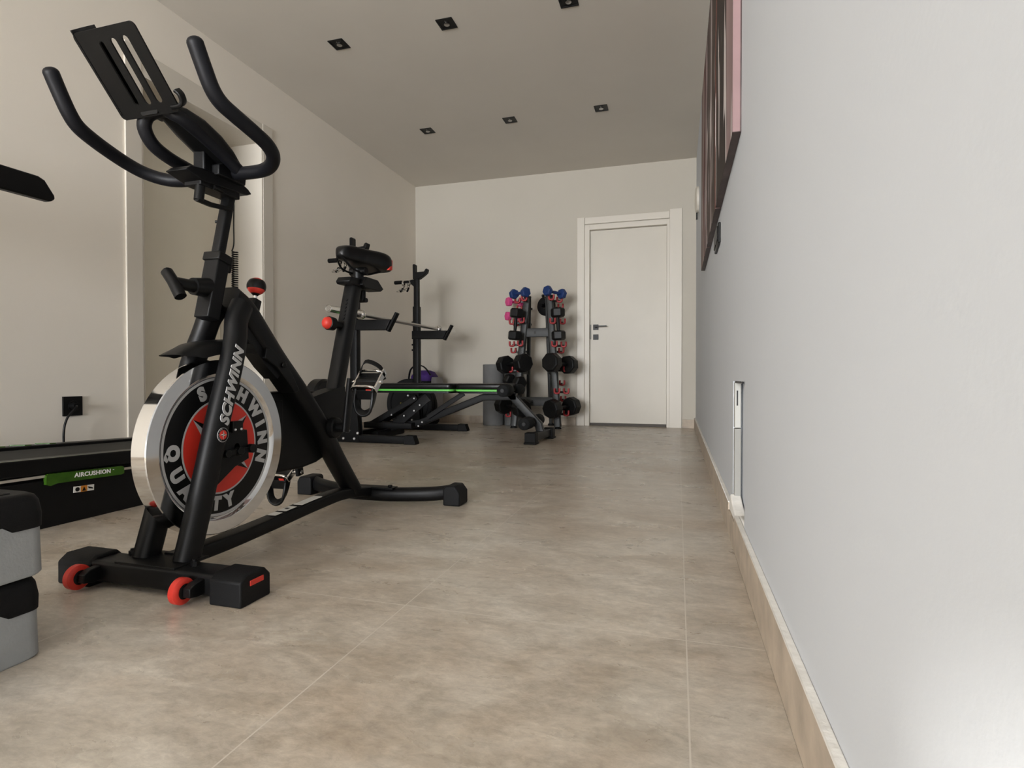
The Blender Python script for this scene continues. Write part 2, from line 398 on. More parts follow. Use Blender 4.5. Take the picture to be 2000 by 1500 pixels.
# front stabiliser
m = MB(black); m.sweep([(-1.40, 1.045, .038), (-.95, 1.045, .038)], rrect(.074, .050, .008), side=(0, 1, 0))
m.box((-1.285, 1.012, .061), (-1.105, 1.112, .067))
fs = m.build('front_stabilizer', bike, bevel=.001)
for x, y in ((-1.300, 1.072), (-1.085, 1.050)): m = MB(black); m.rod((x, y, .06), (x, y, .074), .009, n=6); m.rod((x, y, .074), (x, y, .079), .005); m.build('bolt', fs)
capf = lambda a, b: [(a, .0), (b, .0), (b, .062), (b-.022*sgn(b-a), .087), (a+.012*sgn(b-a), .087), (a, .080)]
m = MB(rubber); m.prism([(1.0, 0), (1.094, 0), (1.094, .050), (1.076, .069), (1.018, .069), (1.0, .056)], YZ, -.995, -.909)
e = m.build('end_cap', bike, bevel=.004, seg=3)
m = MB(red); m.box((-.9100, 1.028, .041), (-.9072, 1.070, .053)); m.build('reflector', e, bevel=.001, label='red level-adjuster slot')
m = MB(rubber); m.prism([(1.0, 0), (1.094, 0), (1.094, .052), (1.076, .072), (1.022, .072), (1.0, .056)], YZ, -1.455, -1.352)
m.build('end_cap', bike, bevel=.006, seg=3)
for x in (-1.357, -1.048):
    m = MB(red); m.lathe([(-.011, .017), (-.011, .024), (-.007, .029), (.007, .029), (.011, .024), (.011, .017)], (x, .978, .034), (1, 0, 0), 36, True)
    w = m.build('transport_wheel', bike, sharp=50)
    m = MB(blackp); m.lathe([(-.010, .001), (-.010, .0175), (.009, .0175), (.012, .010), (.012, .001)], (x, .978, .034), (1, 0, 0), 28); m.rod((x+.010, .978, .034), (x+.017, .978, .034), .005); m.build('hub', w)
    m = MB(black); m.prism([(.968, .024), (.990, .020), (1.02, .020), (1.02, .056), (.984, .052), (.968, .044)], YZ, x+.014, x+.034); m.build('bracket', w, bevel=.002)
# fork legs
lg = rrect(.046, .062, .020, 4)
def leg(x, xt, pts):
    P = cr([(x if z < .56 else x+(xt-x)*min(1, (z-.56)/.13), y, z) for y, z in pts], 8)
    m = MB(black); m.sweep(P, lg, side=(1, 0, 0)); return m
ml = leg(-1.255, -1.215, [(1.070, .060), (1.115, .200), (1.166, .380), (1.210, .530), (1.232, .620), (1.240, .668), (1.262, .700)])
ll = ml.build('fork_leg', bike, sharp=60)
mr = leg(-1.135, -1.160, [(1.074, .060), (1.124, .220), (1.173, .390), (1.218, .530), (1.247, .610), (1.262, .660), (1.290, .705)])
lr = mr.build('fork_leg', bike, sharp=60)
ldir = (V((0, 1.212, .53))-V((0, 1.172, .39))).normalized()
nrm = V((1, 0, 0)); up = nrm.cross(ldir)           # glyph up
m = MB(silver)
Mx = frame(V((-1.1108, 1.1985, .482)), ldir, up); m.text('SCHWINN', .0412, Mx, off=.0019, shear=.28, sp=1.08, ext=.0008)
m.build('lettering', lr, label='silver upright word running up the leg')
m = MB(silver, blackp, redd, white); c0 = V((-1.1115, 1.166, .358))
for k, (r, h) in enumerate(((.0185, .0008), (.0172, .0012), (.0120, .0016))): m.mi = k; m.lathe([(0, r), (h, r)], c0, (1, 0, 0), 32)
m.mi = 3
for a in range(4):
    ang = a*PI/2; d1 = V((0, math.sin(ang), math.cos(ang))); d2 = V((0, math.cos(ang), -math.sin(ang)))
    m.mi = 3; o = c0+V((.0018, 0, 0)); m.rings([[o, o+d1*.0115, o+(d1+d2)*.0022], [p+V((.0003, 0, 0)) for p in (o, o+d1*.0115, o+(d1+d2)*.0022)]])
    m.mi = 1; m.rings([[o, o+d1*.0115, o+(d1-d2)*.0022], [p+V((.0003, 0, 0)) for p in (o, o+d1*.0115, o+(d1-d2)*.0022)]])
m.mi = 0
for i, ch in enumerate('SCHWINN'):
    th = math.radians(-150+i*22); p = c0+V((.0014, .0146*math.sin(th), .0146*math.cos(th)))
    m.text(ch, .0045, frame(p, (0, math.cos(th), -math.sin(th)), (0, math.sin(th), math.cos(th))), ext=.0002)
m.build('badge', lr, label='small round red badge with a four-point star')
# axle plate
m = MB(black); m.prism([(1.165, .385), (1.205, .362), (1.270, .362), (1.276, .282), (1.225, .266), (1.160, .225), (1.120, .205)], YZ, -1.150, -1.128)
m.build('dropout_plate', bike, bevel=.002)
m = MB(blackp); m.rod((-1.128, 1.232, .308), (-1.112, 1.232, .308), .012, n=6); m.box((-1.128, 1.19, .300), (-1.118, 1.276, .314)); m.rod((-1.128, 1.276, .310), (-1.112, 1.276, .310), .012); m.rod((-1.128, 1.19, .306), (-1.114, 1.19, .306), .010)
m.build('axle_adjuster', bike, bevel=.001)
MB(blackp).box((-1.140, 1.212, .358), (-1.122, 1.248, .388)).build('speed_sensor', bike, bevel=.001)
for y in (1.219, 1.240): m = MB(boltm); m.ball((-1.121, y, .366), .0035, 8); m.build('screw', bike)
m = MB(black); m.prism([(1.165, .385), (1.225, .355), (1.292, .352), (1.296, .262), (1.225, .240), (1.120, .215)], YZ, -1.262, -1.240); m.build('dropout_plate', bike, bevel=.002)
m = MB(steel); m.rod((-1.262, 1.232, .319), (-1.128, 1.232, .319), .010); m.build('axle', bike)
# flywheel
FC = V((-1.1950, 1.232, .319)); X = V((1, 0, 0))
m = MB(flyw)
pr = [(-.020, .001), (-.020, .186), (-.0225, .190), (-.0225, .2305), (-.0205, .2325), (.0205, .2325), (.0225, .2305), (.0225, .1965), (.0205, .1925), (.0140, .1860), (.0140, .001)]
m.lathe(pr, FC, X, 128); fw = m.build('flywheel', bike, sharp=25)
m = MB(blackp, silver, redd)
m.mi = 0; m.lathe([(.0141, .001), (.0152, .001), (.0152, .1790), (.0141, .1790)], FC, X, 96)
m.mi = 1; m.lathe([(.0150, .1230), (.0160, .1230), (.0160, .1275), (.0150, .1275)], FC, X, 96, True)
m.lathe([(.0150, .1790), (.0158, .1790), (.0158, .1858), (.0150, .1858)], FC, X, 96, True)
m.mi = 2; m.lathe([(.0150, .001), (.0158, .001), (.0158, .1230), (.0150, .1230)], FC, X, 96)
for ang in (-50, 50, 128, 232):
    a = math.radians(ang); d1 = V((0, math.sin(a), math.cos(a))); d2 = V((0, math.cos(a), -math.sin(a))); o = FC+X*.0160
    for sgd, mi in ((-1, 1), (1, 0)):
        m.mi = mi; tri = [o, o+d1*.1215, o+d1*.030+d2*.030*sgd]
        m.rings([tri, [p+X*.0006 for p in tri]])
m.mi = 1
for ch, th in zip('SCHWINN', (-24, 4, 30, 53, 71, 87, 107)):
    t = math.radians(th); p = FC+X*.0155+V((0, .1535*math.sin(t), .1535*math.cos(t)))
    m.text(ch, .047, frame(p, (0, math.cos(t), -math.sin(t)), (0, math.sin(t), math.cos(t))), off=.0034, ext=.0009)
for ch, th in zip('QUALITY', (270, 248, 229, 213, 201, 187, 170)):
    t = math.radians(th); p = FC+X*.0155+V((0, .1535*math.sin(t), .1535*math.cos(t)))
    m.text(ch, .047, frame(p, (0, -math.cos(t), math.sin(t)), (0, -math.sin(t), -math.cos(t))), off=.0034, ext=.0009)
m.build('emblem', fw, label='black, silver and red lettered disc face')
m = MB(blackp); m.lathe([(-.0235, .001), (-.0235, .19), (-.020, .19), (-.020, .001)], FC, X, 64); m.build('inner_disc', fw)
# fender
R = [(1.090, .560), (1.125, .576), (1.165, .588), (1.215, .597), (1.270, .602), (1.325, .600)]
m = MB(blackp)
sec = [(-.050, -.030), (-.044, -.004), (-.020, .007), (.020, .007), (.044, -.004), (.050, -.030), (.045, -.029), (.039, -.007), (.018, .003), (-.018, .003), (-.039, -.007), (-.045, -.029)]
P = cr([(C-.003, y, z) for y, z in R], 6); rings = []
for i, p in enumerate(P):
    k = min(1, (i+.6)/9); t = (P[min(i+1, len(P)-1)]-P[max(i-1, 0)]).normalized(); n = V((1, 0, 0)).cross(t)*-1
    if n.z < 0: n = -n
    rings.append([p+V((a*(.70+.30*k), 0, 0))+n*(b*k) for a, b in sec])
m.rings(rings); m.build('fender', bike, sharp=70)
# main frame
m = MB(black)
bs = rrect(.066, .060, .020, 4)
m.sweep(cr([(C, 1.268, .722), (C, 1.323, .692), (C, 1.385, .630), (C, 1.455, .558), (C, 1.565, .455), (C, 1.685, .330), (C, 1.775, .212), (C, 1.872, .095), (C, 1.890, .072)], 5), bs, side=(1, 0, 0), scale=lambda t: 1.22-.22*min(1, t*1.6))
m.prism([(1.29, .70), (1.40, .600), (1.470, .520), (1.445, .500), (1.40, .535), (1.355, .58), (1.315, .62)], YZ, C-.024, C+.024)
mf = m.build('main_frame', bike, bevel=0, sharp=60)
m = MB(black); m.box((-.024, -.017, -.085), (.024, .023, .085), frame((C, 1.218, .742), (1, 0, 0), (0, 1, -.24)).to_4x4()); m.build('head_tube', bike, bevel=.003)
m = MB(blackp); Mh = frame((C, 1.239, .826), (1, 0, 0), (0, 1, -.26)); m.box((-.028, -.022, -.012), (.028, .026, .012), Mh); m.box((-.022, .02, -.03), (.022, .034, .004), Mh); m.build('collar', bike, bevel=.003)
m = MB(black); m.sweep([(C, 1.225, .77), (C, 1.239, .826), (C, 1.288, 1.035)], rrect(.028, .026, .005), side=(1, 0, 0)); m.rod((C-.010, 1.256, .93), (C-.018, 1.252, .93), .004); m.build('handlebar_post', bike, sharp=50)
# T knob at the head tube
m = MB(blackp); m.rod((C, 1.205, .742), (C-.002, 1.160, .739), .026, .022); m.rod((C-.002, 1.165, .739), (C-.008, 1.112, .742), .016, .014)
m.sweep([(C-.034, 1.112, .770), (C-.010, 1.108, .744), (C+.016, 1.106, .704)], rrect(.026, .026, .010), side=(0, 1, 0)); m.build('height_knob', bike, sharp=50)
# coiled cable
m = MB(blackp); A, B = V((C+.004, 1.298, .858)), V((C+.004, 1.296, .700)); n = 26; P = []
ax = (B-A).normalized(); u = ax.orthogonal().normalized(); w = ax.cross(u)
for i in range(n*8+1): P.append(A+(B-A)*(i/(n*8))+(u*math.cos(i*PI/4)+w*math.sin(i*PI/4))*.0075)
m.tube(P, .0019, 6); m.tube(cr([P[0], A+V((0, -.004, .02)), V((C+.006, 1.292, .93)), V((C, 1.300, .99))], 5), .0018, 6); m.build('coiled_cable', bike, sharp=80)
# resistance knob
m = MB(black); m.sweep([(C, 1.352, .650), (C, 1.378, .732)], rrect(.031, .031, .006), side=(1, 0, 0)); m.build('knob_tube', bike)
m = MB(chrome); m.rod((C, 1.378, .730), (C, 1.382, .752), .0055); m.build('knob_shaft', bike)
ka = V((0, .18, 1)).normalized()
m = MB(red, blackp); o = V((C, 1.386, .773)); N = 14
prf = [(.026*-math.cos(PI*i/N), .026*math.sin(PI*i/N)) for i in range(N+1)]
m.mi = 0; m.lathe(prf, o, ka, 28); m.mi = 1; m.lathe([(-.0095, .0235)]+[(h, math.sqrt(.0272**2-h*h)) for h in (-.0095, -.006, 0, .005, .010, .0145, .0180)]+[(.0180, .0180)], o, ka, 28); m.lathe([(-.029, .006), (-.024, .011), (-.020, .016)], o, ka, 20)
m.build('resistance_knob', bike, label='red ball knob with a black band')
# brake caliper and housing
m = MB(blackp); m.prism([(1.385, .592), (1.43, .585), (1.50, .515), (1.535, .462), (1.515, .455), (1.475, .495), (1.43, .535), (1.38, .560)], YZ, C-.030, C+.036); m.rod((C+.036, 1.455, .542), (C+.044, 1.455, .542), .009)
m.build('brake_housing', bike, bevel=.003)
# belt guard
m = MB(blackp)
def arc(cy, cz, r, a0, a1, n=16): return [(cy+r*math.cos(math.radians(a0+(a1-a0)*i/n)), cz+r*math.sin(math.radians(a0+(a1-a0)*i/n))) for i in range(n+1)]
gp = [(1.30, .452), (1.44, .458), (1.62, .460), (1.80, .45), (1.855, .38), (1.84, .30), (1.80, .25), (1.76, .222), (1.70, .205), (1.62, .197), (1.30, .205)]
m.prism(gp, YZ, C-.075, C-.020); bg = m.build('belt_guard', bike, bevel=.008, seg=3)
m = MB(blackp); m.prism([(1.49, .43), (1.52, .43), (1.52, .285), (1.49, .285), (1.497, .30), (1.497, .415)], YZ, C-.021, C-.0175); m.build('guard_rib', bg, bevel=.001)
m = MB(blackp); m.lathe([(0, .078), (.035, .078), (.045, .070), (.045, .001)], (C-.115, 1.835, .420), (1, 0, 0), 64); m.build('rear_disc_cover', bg)
# rear web and seat tube
m = MB(black); m.prism([(1.600, .435), (1.735, .462), (1.806, .470), (1.812, .36), (1.765, .28), (1.72, .25)], YZ, C-.0265, C+.0265)
m.sweep([(C, 1.764, .405), (C, 1.907, .862)], rrect(.052, .056, .014), side=(1, 0, 0))
st = m.build('seat_tube', bike, bevel=0, sharp=60)
m = MB(rubber)
for i in range(7): zz = .700+i*.0145; q_ = V((C+.002, 1.764+.143*(zz-.405)/.457, zz))+V((0, -.954, .299))*.025; m.rod(q_, q_+V((0, -.954, .299))*.006, .0055, n=10)
m.build('height_holes', st)
m = MB(red, blackp); o = V((C-.012, 1.800, .698)); ax = V((-.30, -1, .10)).normalized()
m.mi = 1; m.lathe([(-.035, .012), (.0, .014), (.006, .024), (.030, .0255), (.032, .022)], o, ax, 28)
m.mi = 0; m.lathe([(.031, .0225), (.042, .020), (.049, .012), (.051, .001)], o, ax, 28); m.build('seat_height_knob', bike, label='red capped round knob')
# seat slider
m = MB(black); m.prism([(1.832, .862), (1.848, .880), (1.905, .882), (2.0, .880), (2.03, .868), (2.015, .855), (1.84, .852)], YZ, C-.030, C+.030)
m.prism([(1.90, .858), (1.925, .892), (2.015, .892), (2.06, .862), (2.04, .850), (1.92, .848)], YZ, C-.018, C+.044); m.rod((C+.01, 1.955, .845), (C+.01, 1.955, .800), .012); m.rod((C-.02, 1.955, .805), (C+.03, 1.955, .805), .009)
m.build('seat_slider', bike, bevel=.003)
m = MB(blackp); m.rod((C, 1.94, .885), (C, 1.94, .925), .021); m.rod((C-.035, 1.942, .916), (C+.035, 1.942, .916), .016); m.build('seat_clamp', bike, bevel=.002)
# saddle
sec = []
ys = [1.812, 1.820, 1.842, 1.880, 1.922, 1.962, 2.000, 2.034, 2.054, 2.062]
ws = [.010, .024, .030, .034, .044, .066, .086, .094, .090, .078]
tz = [.972, .988, .998, 1.003, 1.003, 1.004, 1.007, 1.006, .998, .988]
bz = [.956, .945, .940, .942, .942, .940, .934, .926, .926, .936]
rings = []
for y, w_, a, b in zip(ys, ws, tz, bz):
    r = []
    for k in range(16):
        t = 2*PI*k/16; x = math.copysign(abs(math.cos(t))**.45, math.cos(t))*w_; zc = math.sin(t)
        z = (a+b)/2+(a-b)/2*math.copysign(abs(zc)**.45, zc); z -= .006*(abs(x)/.1)**2
        r.append((C+x, y, z))
    rings.append(r)
sad = MB(vinyl).rings(rings).build('saddle', bike, sub=1, sharp=180)
for s in (1, -1): m = MB(red); m.prism([(2.020, .932), (2.050, .934), (2.053, .972), (2.046, .980)], YZ, C+s*.070, C+s*.0900); m.build('saddle_corner', sad, bevel=.004, label='red rear corner patch')
m = MB(black)
for s in (1, -1): m.tube(cr([(C+s*.012, 1.815, .945), (C+s*.022, 1.86, .915), (C+s*.022, 1.92, .908), (C+s*.022, 1.97, .908), (C+s*.045, 2.03, .928)], 5), .0038, 8)
m.build('saddle_rail', sad)
# bottom rail, rear stabiliser
m = MB(black); m.sweep(cr([(C, 1.090, .052), (C, 1.25, .052), (C, 1.45, .060), (C, 1.62, .069), (C, 1.80, .073), (C, 1.95, .055), (C, 2.0, .045)], 6), rrect(.052, .038, .006), side=(1, 0, 0)); rl = m.build('bottom_rail', bike, sharp=50)
for (y0, y1, w_) in ((1.440, 1.472, .030), (1.488, 1.540, .030), (1.562, 1.670, .034)):
    z0 = .0830+(y0-1.45)*.048; z1 = .0830+(y1-1.45)*.048
    m = MB(white, blackp); m.mi = 0
    m.rings([[(C-.012, y0, z0-.0010), (C-.012+w_, y0, z0-.0010), (C-.012+w_, y1, z1-.0010), (C-.012, y1, z1-.0010)], [(C-.012, y0, z0), (C-.012+w_, y0, z0), (C-.012+w_, y1, z1), (C-.012, y1, z1)]])
    if w_ == .030 and y1-y0 > .04: m.mi = 1; m.box((C-.004, y0+.02, (z0+z1)/2), (C+.008, y1-.02, (z0+z1)/2+.0006))
    m.build('sticker', rl, label='small white sticker')
m = MB(black)
P = cr([(C-.335, 2.105, .050), (C-.26, 2.075, .040), (C-.12, 2.025, .036), (C, 2.010, .036), (C+.12, 2.020, .036), (C+.26, 2.052, .040), (C+.340, 2.085, .048)], 6)
m.sweep(P, rrect(.050, .056, .022, 4), side=(0, 1, 0)); rs = m.build('rear_stabilizer', bike, sharp=60)
m = MB(black); m.prism([(1.985, .060), (2.030, .060), (2.030, .0665), (1.985, .0665)], YZ, C-.07, C+.12)
for x in (C-.055, C+.10): m.rod((x, 2.005, .066), (x, 2.005, .075), .009, n=6)
m.build('bolt_plate', rs, bevel=.001)
for s in (-1, 1):
    x0, x1 = (C+.315, C+.385) if s > 0 else (C-.372, C-.302)
    yy = 2.030 if s > 0 else 2.052
    m = MB(rubber); m.prism([(x0, 0), (x1, 0), (x1, .052 if s > 0 else .070), (x1-.02 if s > 0 else x1-.008, .078), (x0+.012, .078), (x0, .066 if s > 0 else .056)], XZ, yy, yy+.092); m.build('end_cap', bike, bevel=.006, seg=3)
# cranks and pedals
m = MB(black); m.rod((C-.115, 1.712, .328), (C+.085, 1.712, .328), .016); m.lathe([(0, .036), (.018, .036), (.022, .031), (.022, .001)], (C+.035, 1.712, .328), (1, 0, 0), 32); m.build('crank_axle', bike)
for s, x in ((1, C+.088), (-1, C-.125)):
    m = MB(black); z1 = .328+s*(.160 if s > 0 else .170); y1 = 1.745
    m.sweep([(x, 1.712, .328-s*.015), (x, y1, z1+s*.01)], rrect(.016, .034, .007), side=(1, 0, 0)); m.build('crank_arm', bike, sharp=50)
    px = x+s*.07; T_ = V((px, y1, z1))
    m = MB(chrome, blackp)
    m.mi = 0
    m.rod((x-s*.01, y1, z1), (px+s*.055, y1, z1), .007)
    for dy in (-.040, .036): m.sweep(cr([(px-.046, y1+dy, z1+.006), (px-.030, y1+dy, z1+.018), (px+.030, y1+dy, z1+.018), (px+.046, y1+dy, z1+.006)], 3), rrect(.008, .008, .002), side=(0, 1, 0))
    for dx in (-.048, .040): m.box((px+dx, y1-.044, z1-.010), (px+dx+.008, y1+.044, z1+.012))
    m.mi = 1; m.box((px-.040, y1-.034, z1-.015), (px+.040, y1+.034, z1+.010)); m.rod((px-.042, y1, z1), (px+.042, y1, z1), .014)
    PA = 46 if s > 0 else 35
    m.rot(T_, 'X', PA)
    pd = m.build('pedal', bike, bevel=.002, label='chrome and black cage pedal')
    m = MB(red)
    m.box((px+.012, y1-.0465, z1-.006), (px+.032, y1-.0440, z1+.008)); m.rot(T_, 'X', PA); m.build('reflector', pd)
    m = MB(blackp)
    m.sweep(cr([(px-.030, y1-.030, z1-.016), (px-.030, y1-.050, z1-.050), (px-.020, y1-.062, z1-.082), (px+.002, y1-.064, z1-.094), (px+.024, y1-.056, z1-.082), (px+.034, y1-.044, z1-.050), (px+.034, y1-.026, z1-.016)], 5), rrect(.026, .010, .003), side=(0, 1, .6))
    m.prism([(-.040, -.016), (.040, -.016), (.036, -.050), (-.036, -.050)], lambda u, v, t: (px+u, y1-.045+t, z1+v), 0, .020); m.rot(T_, 'X', PA*.4); m.build('toe_cage', pd, bevel=.002)
    m = MB(blackp, chrome); m.sweep(cr([(px-.038, y1+.02, z1+.012), (px-.010, y1+.050, z1+.050), (px+.034, y1+.052, z1+.020), (px+.044, y1+.030, z1-.02)], 5), rrect(.018, .003, .001), side=(0, 1, 0)); m.mi = 1; m.box((px+.030, y1+.030, z1-.012), (px+.048, y1+.052, z1+.012)); m.rot(T_, 'X', PA); m.build('strap', pd)
# handlebar
hb = [(.210, .965, 1.217), (.211, .985, 1.178), (.212, 1.007, 1.140), (.215, 1.030, 1.118), (.220, 1.068, 1.104), (.224, 1.115, 1.091), (.224, 1.165, 1.078), (.211, 1.203, 1.066), (.180, 1.233, 1.056), (.137, 1.250, 1.052), (.07, 1.256, 1.054), (0, 1.258, 1.056)]
full = [(C+a, y, z) for a, y, z in hb]+[(C-a, y, z) for a, y, z in hb[::-1][1:]]
m = MB(grip); P = cr(full, 5)
d0, d1 = (P[0]-P[1]).normalized(), (P[-1]-P[-2]).normalized()
Q = [P[0]+d0*.0110, P[0]+d0*.0085, P[0]+d0*.0045]+P+[P[-1]+d1*.0045, P[-1]+d1*.0085, P[-1]+d1*.0110]; NQ = len(Q)-1
m.sweep(Q, circ(.0172, 18), scale=lambda t: {0: .35, 1: .68, 2: .90}.get(min(round(t*NQ), NQ-round(t*NQ)), 1)); hbar = m.build('handlebar', bike, sharp=80)
m = MB(grip)
lp = [(-.062, 1.255, 1.058), (-.058, 1.20, 1.060), (-.055, 1.14, 1.066), (-.055, 1.095, 1.082), (-.052, 1.070, 1.110), (-.040, 1.064, 1.133), (-.018, 1.064, 1.143), (.018, 1.064, 1.143), (.040, 1.068, 1.133), (.052, 1.085, 1.125), (.055, 1.14, 1.108), (.058, 1.20, 1.085), (.062, 1.255, 1.058)]
m.sweep(cr([(C+a, y, z) for a, y, z in lp], 5), circ(.0162, 14)); m.build('inner_loop_bar', bike, sharp=80)
m = MB(blackp)
rings = []
for (y, z, w_, h_) in ((1.058, 1.148, .022, .008), (1.085, 1.140, .040, .016), (1.13, 1.127, .050, .021), (1.18, 1.108, .052, .022), (1.22, 1.088, .050, .020), (1.262, 1.062, .042, .014)):
    rings.append([(C+.026+a*w_, y, z+b*h_) for a, b in rrect(2, 2, .7, 3)])
m.rings(rings); m.rod((C+.05, 1.16, 1.110), (C+.055, 1.158, 1.108), .008); cn = m.build('console_cover', bike, sharp=60)
m = MB(whitep); m.prism([(1.062, 1.158), (1.090, 1.158), (1.092, 1.163), (1.064, 1.160)], YZ, C+.028, C+.045); m.build('clip', cn)
# stem and fore-aft slider, clamp lever
m = MB(black); m.rod((C+.0, 1.196, 1.045), (C+.0, 1.196, 1.118), .018, n=4) if False else m.box((C-.014, 1.175, 1.035), (C+.022, 1.215, 1.125)); m.build('stem', bike, bevel=.004)
m = MB(black); m.prism([(1.112, 1.020), (1.128, 1.034), (1.165, 1.040), (1.30, 1.044), (1.322, 1.036), (1.336, 1.026), (1.320, 1.018), (1.17, 1.006)], YZ, C-.038, C+.030)
m.box((C-.028, 1.160, .998), (C+.026, 1.295, 1.022)); m.prism([(1.20, 1.035), (1.295, 1.035), (1.30, 1.070), (1.275, 1.080), (1.235, 1.080), (1.20, 1.062)], YZ, C-.045, C+.045); m.build('handlebar_slider', bike, bevel=.003)
m = MB(blackp); m.rod((C+.012, 1.172, 1.0), (C+.012, 1.167, .960), .012); m.sweep([(C+.012, 1.160, .962), (C+.012, 1.205, .960), (C+.010, 1.275, .968)], rrect(.014, .012, .004), side=(1, 0, 0)); m.rod((C+.026, 1.20, 1.004), (C+.026, 1.23, 1.003), .007); m.build('clamp_lever', bike, bevel=0, sharp=60)
# tablet holder
bl, tl = V((C, 1.046, 1.124)), V((C, .924, 1.261))
upd = (tl-bl).normalized(); rt = V((1, 0, 0)); nn = rt.cross(upd)        # nn points back and up towards a rider
if nn.y < 0: nn = -nn
Lh = (tl-bl).length; hw = .087
def slot(cx, w_, z0, z1, n=6):
    o = []
    for i in range(n+1): a = PI*i/n; o.append((cx+w_/2*math.cos(a), z1-w_/2+w_/2*math.sin(a)))
    for i in range(n+1): a = PI+PI*i/n; o.append((cx+w_/2*math.cos(a), z0+w_/2+w_/2*math.sin(a)))
    return o
def rr4(x0, x1, y0, y1, r, k=5):
    c = rrect(x1-x0, y1-y0, r, k); return [(a+(x0+x1)/2, b+(y0+y1)/2) for a, b in c]
m = MB(blackp); Mt = Matrix((rt, upd, nn)).transposed().to_4x4(); Mt.translation = bl
m.plate(rr4(-hw, hw, 0, Lh, .012), [slot(-.022, .013, .026, Lh-.024), slot(.012, .016, .024, Lh-.022), slot(.045, .017, .024, Lh-.022)], .004, Mt)
def tp(u, v, n_): return bl+rt*u+upd*v+nn*n_
# curled left lip and bottom hooks
cs = [(-hw+.004, 0), (-hw-.003, .004), (-hw-.004, .012), (-hw+.006, .024), (-hw+.026, .028), (-hw+.046, .027)]
for v0, v1 in ((.010, Lh+.006),):
    q = cr([(a, 0, b) for a, b in cs], 4)
    m.rings([[tp(p.x, v, p.z) for p in q]+[tp(p.x+.003, v, p.z-.003) for p in q[::-1]] for v in (v0, v1)])
m.sweep(cr([tp(hw-.016, .012, 0), tp(hw+.004, .012, .001), tp(hw+.014, .018, .004), tp(hw+.016, .032, .006), tp(hw+.009, .042, .008)], 5), rrect(.018, .009, .003), side=nn)
th = m.build('tablet_holder', bike, bevel=0, sharp=50)
m = MB(blackp); m.sweep([tp(0, .012, -.002), V((C, 1.062, 1.140)), V((C, 1.09, 1.140))], rrect(.05, .016, .005), side=(1, 0, 0)); m.rod(tp(-.035, .02, .003), tp(-.035, .02, .008), .010); m.build('holder_bracket', th, sharp=50)

# ------------------------------------------------------------------ treadmill
tm = thing('treadmill', (-2.32, 1.6, 0), 'low black treadmill with green cushion strip along the left wall, behind the spin bike', 'treadmill')
TX0, TX1, TY0, TY1 = -2.62, -2.02, .55, 2.38
def tz_(y, z): return z-(y-1.3)*.034*z/.22
m = MB(black); m.prism([(TY0, .0), (TY1, .0), (TY1, tz_(TY1, .155)), (TY0, tz_(TY0, .165))], YZ, TX0+.015, TX1-.002); m.build('base_skirt', tm, bevel=.004)
m = MB(belt); m.prism([(TY0+.25, tz_(TY0+.25, .222)), (TY1-.05, tz_(TY1-.05, .222)), (TY1-.05, tz_(TY1-.05, .190)), (TY0+.25, tz_(TY0+.25, .190))], YZ, TX0+.07, TX1-.055); m.build('running_belt', tm, bevel=.004)
for x0, x1 in ((TX0, TX0+.072), (TX1-.062, TX1)):
    m = MB(blackp); m.prism([(TY0+.2, tz_(TY0+.2, .236)), (TY1, tz_(TY1, .236)), (TY1+.02, tz_(TY1, .21)), (TY1, tz_(TY1, .183)), (TY0+.2, tz_(TY0+.2, .183))], YZ, x0, x1); s = m.build('side_rail', tm, bevel=.005, seg=3)
for i in range(9):
    m = MB(greend); y = .95+i*.095; m.prism([(TX0+.012, y), (TX0+.055, y+.03), (TX0+.055, y+.055), (TX0+.012, y+.025)], lambda u, v, t: (u, v, tz_(v, .236)+t), 0, .004); m.build('foot_grip', tm)
m = MB(stripd); m.prism([(TY0+.3, tz_(TY0+.3, .2362)), (TY1-.02, tz_(TY1-.02, .2362)), (TY1-.02, tz_(TY1-.02, .2345)), (TY0+.3, tz_(TY0+.3, .2345))], YZ, TX1-.012, TX1-.005); m.build('rail_highlight', tm, label='thin pale painted highlight along the rail')  # pale strip painting the glint on the rail's outer top edge
m = MB(strip); m.prism([(1.0, tz_(1.0, .177)), (1.36, tz_(1.36, .180)), (1.36, tz_(1.36, .172)), (1.0, tz_(1.0, .169))], YZ, TX1-.006, TX1+.002); m.prism([(1.60, tz_(1.60, .169)), (2.3, tz_(2.3, .172)), (2.3, tz_(2.3, .163)), (1.60, tz_(1.60, .160))], YZ, TX1-.006, TX1+.002); m.build('trim_strip', tm)
m = MB(greend, white); Z0 = lambda y: .181-(y-1.358)*.045; Z1 = lambda y: .147-(y-1.358)*.035
m.prism([(1.352, Z0(1.352)-.004), (1.362, Z0(1.362)), (1.618, Z0(1.618)), (1.626, Z0(1.626)-.005), (1.626, Z1(1.626)+.004), (1.615, Z1(1.615)), (1.385, Z1(1.385)), (1.365, Z1(1.365)-.006), (1.352, Z1(1.352))], YZ, TX1-.004, TX1+.010)
m.mi = 1; m.text('AIRCUSHION', .0205, frame((TX1+.0106, 1.508, .1605), (0, 1, -.040), (0, .04, 1)), off=.0006, ext=.0005, sp=1.08); m.text('TM', .004, frame((TX1+.0106, 1.583, .1615), (0, 1, -.04), (0, .04, 1)), ext=.0005)
m.build('air_cushion', tm, bevel=.0, label='dark green gel cushion strip with white lettering')
m = MB(white, orange, blackp); M0 = lambda y, z: frame((TX1-.0012, y, z), (0, 1, -.05), (0, .05, 1))
m.mi = 0; m.box((-.036, -.0105, 0), (.036, .0105, .0012), M0(1.482, .110))
m.mi = 1; m.box((-.011, -.0105, .001), (.011, .0105, .0018), M0(1.482, .110))
m.mi = 2
Mz = M0(1.482, .110)
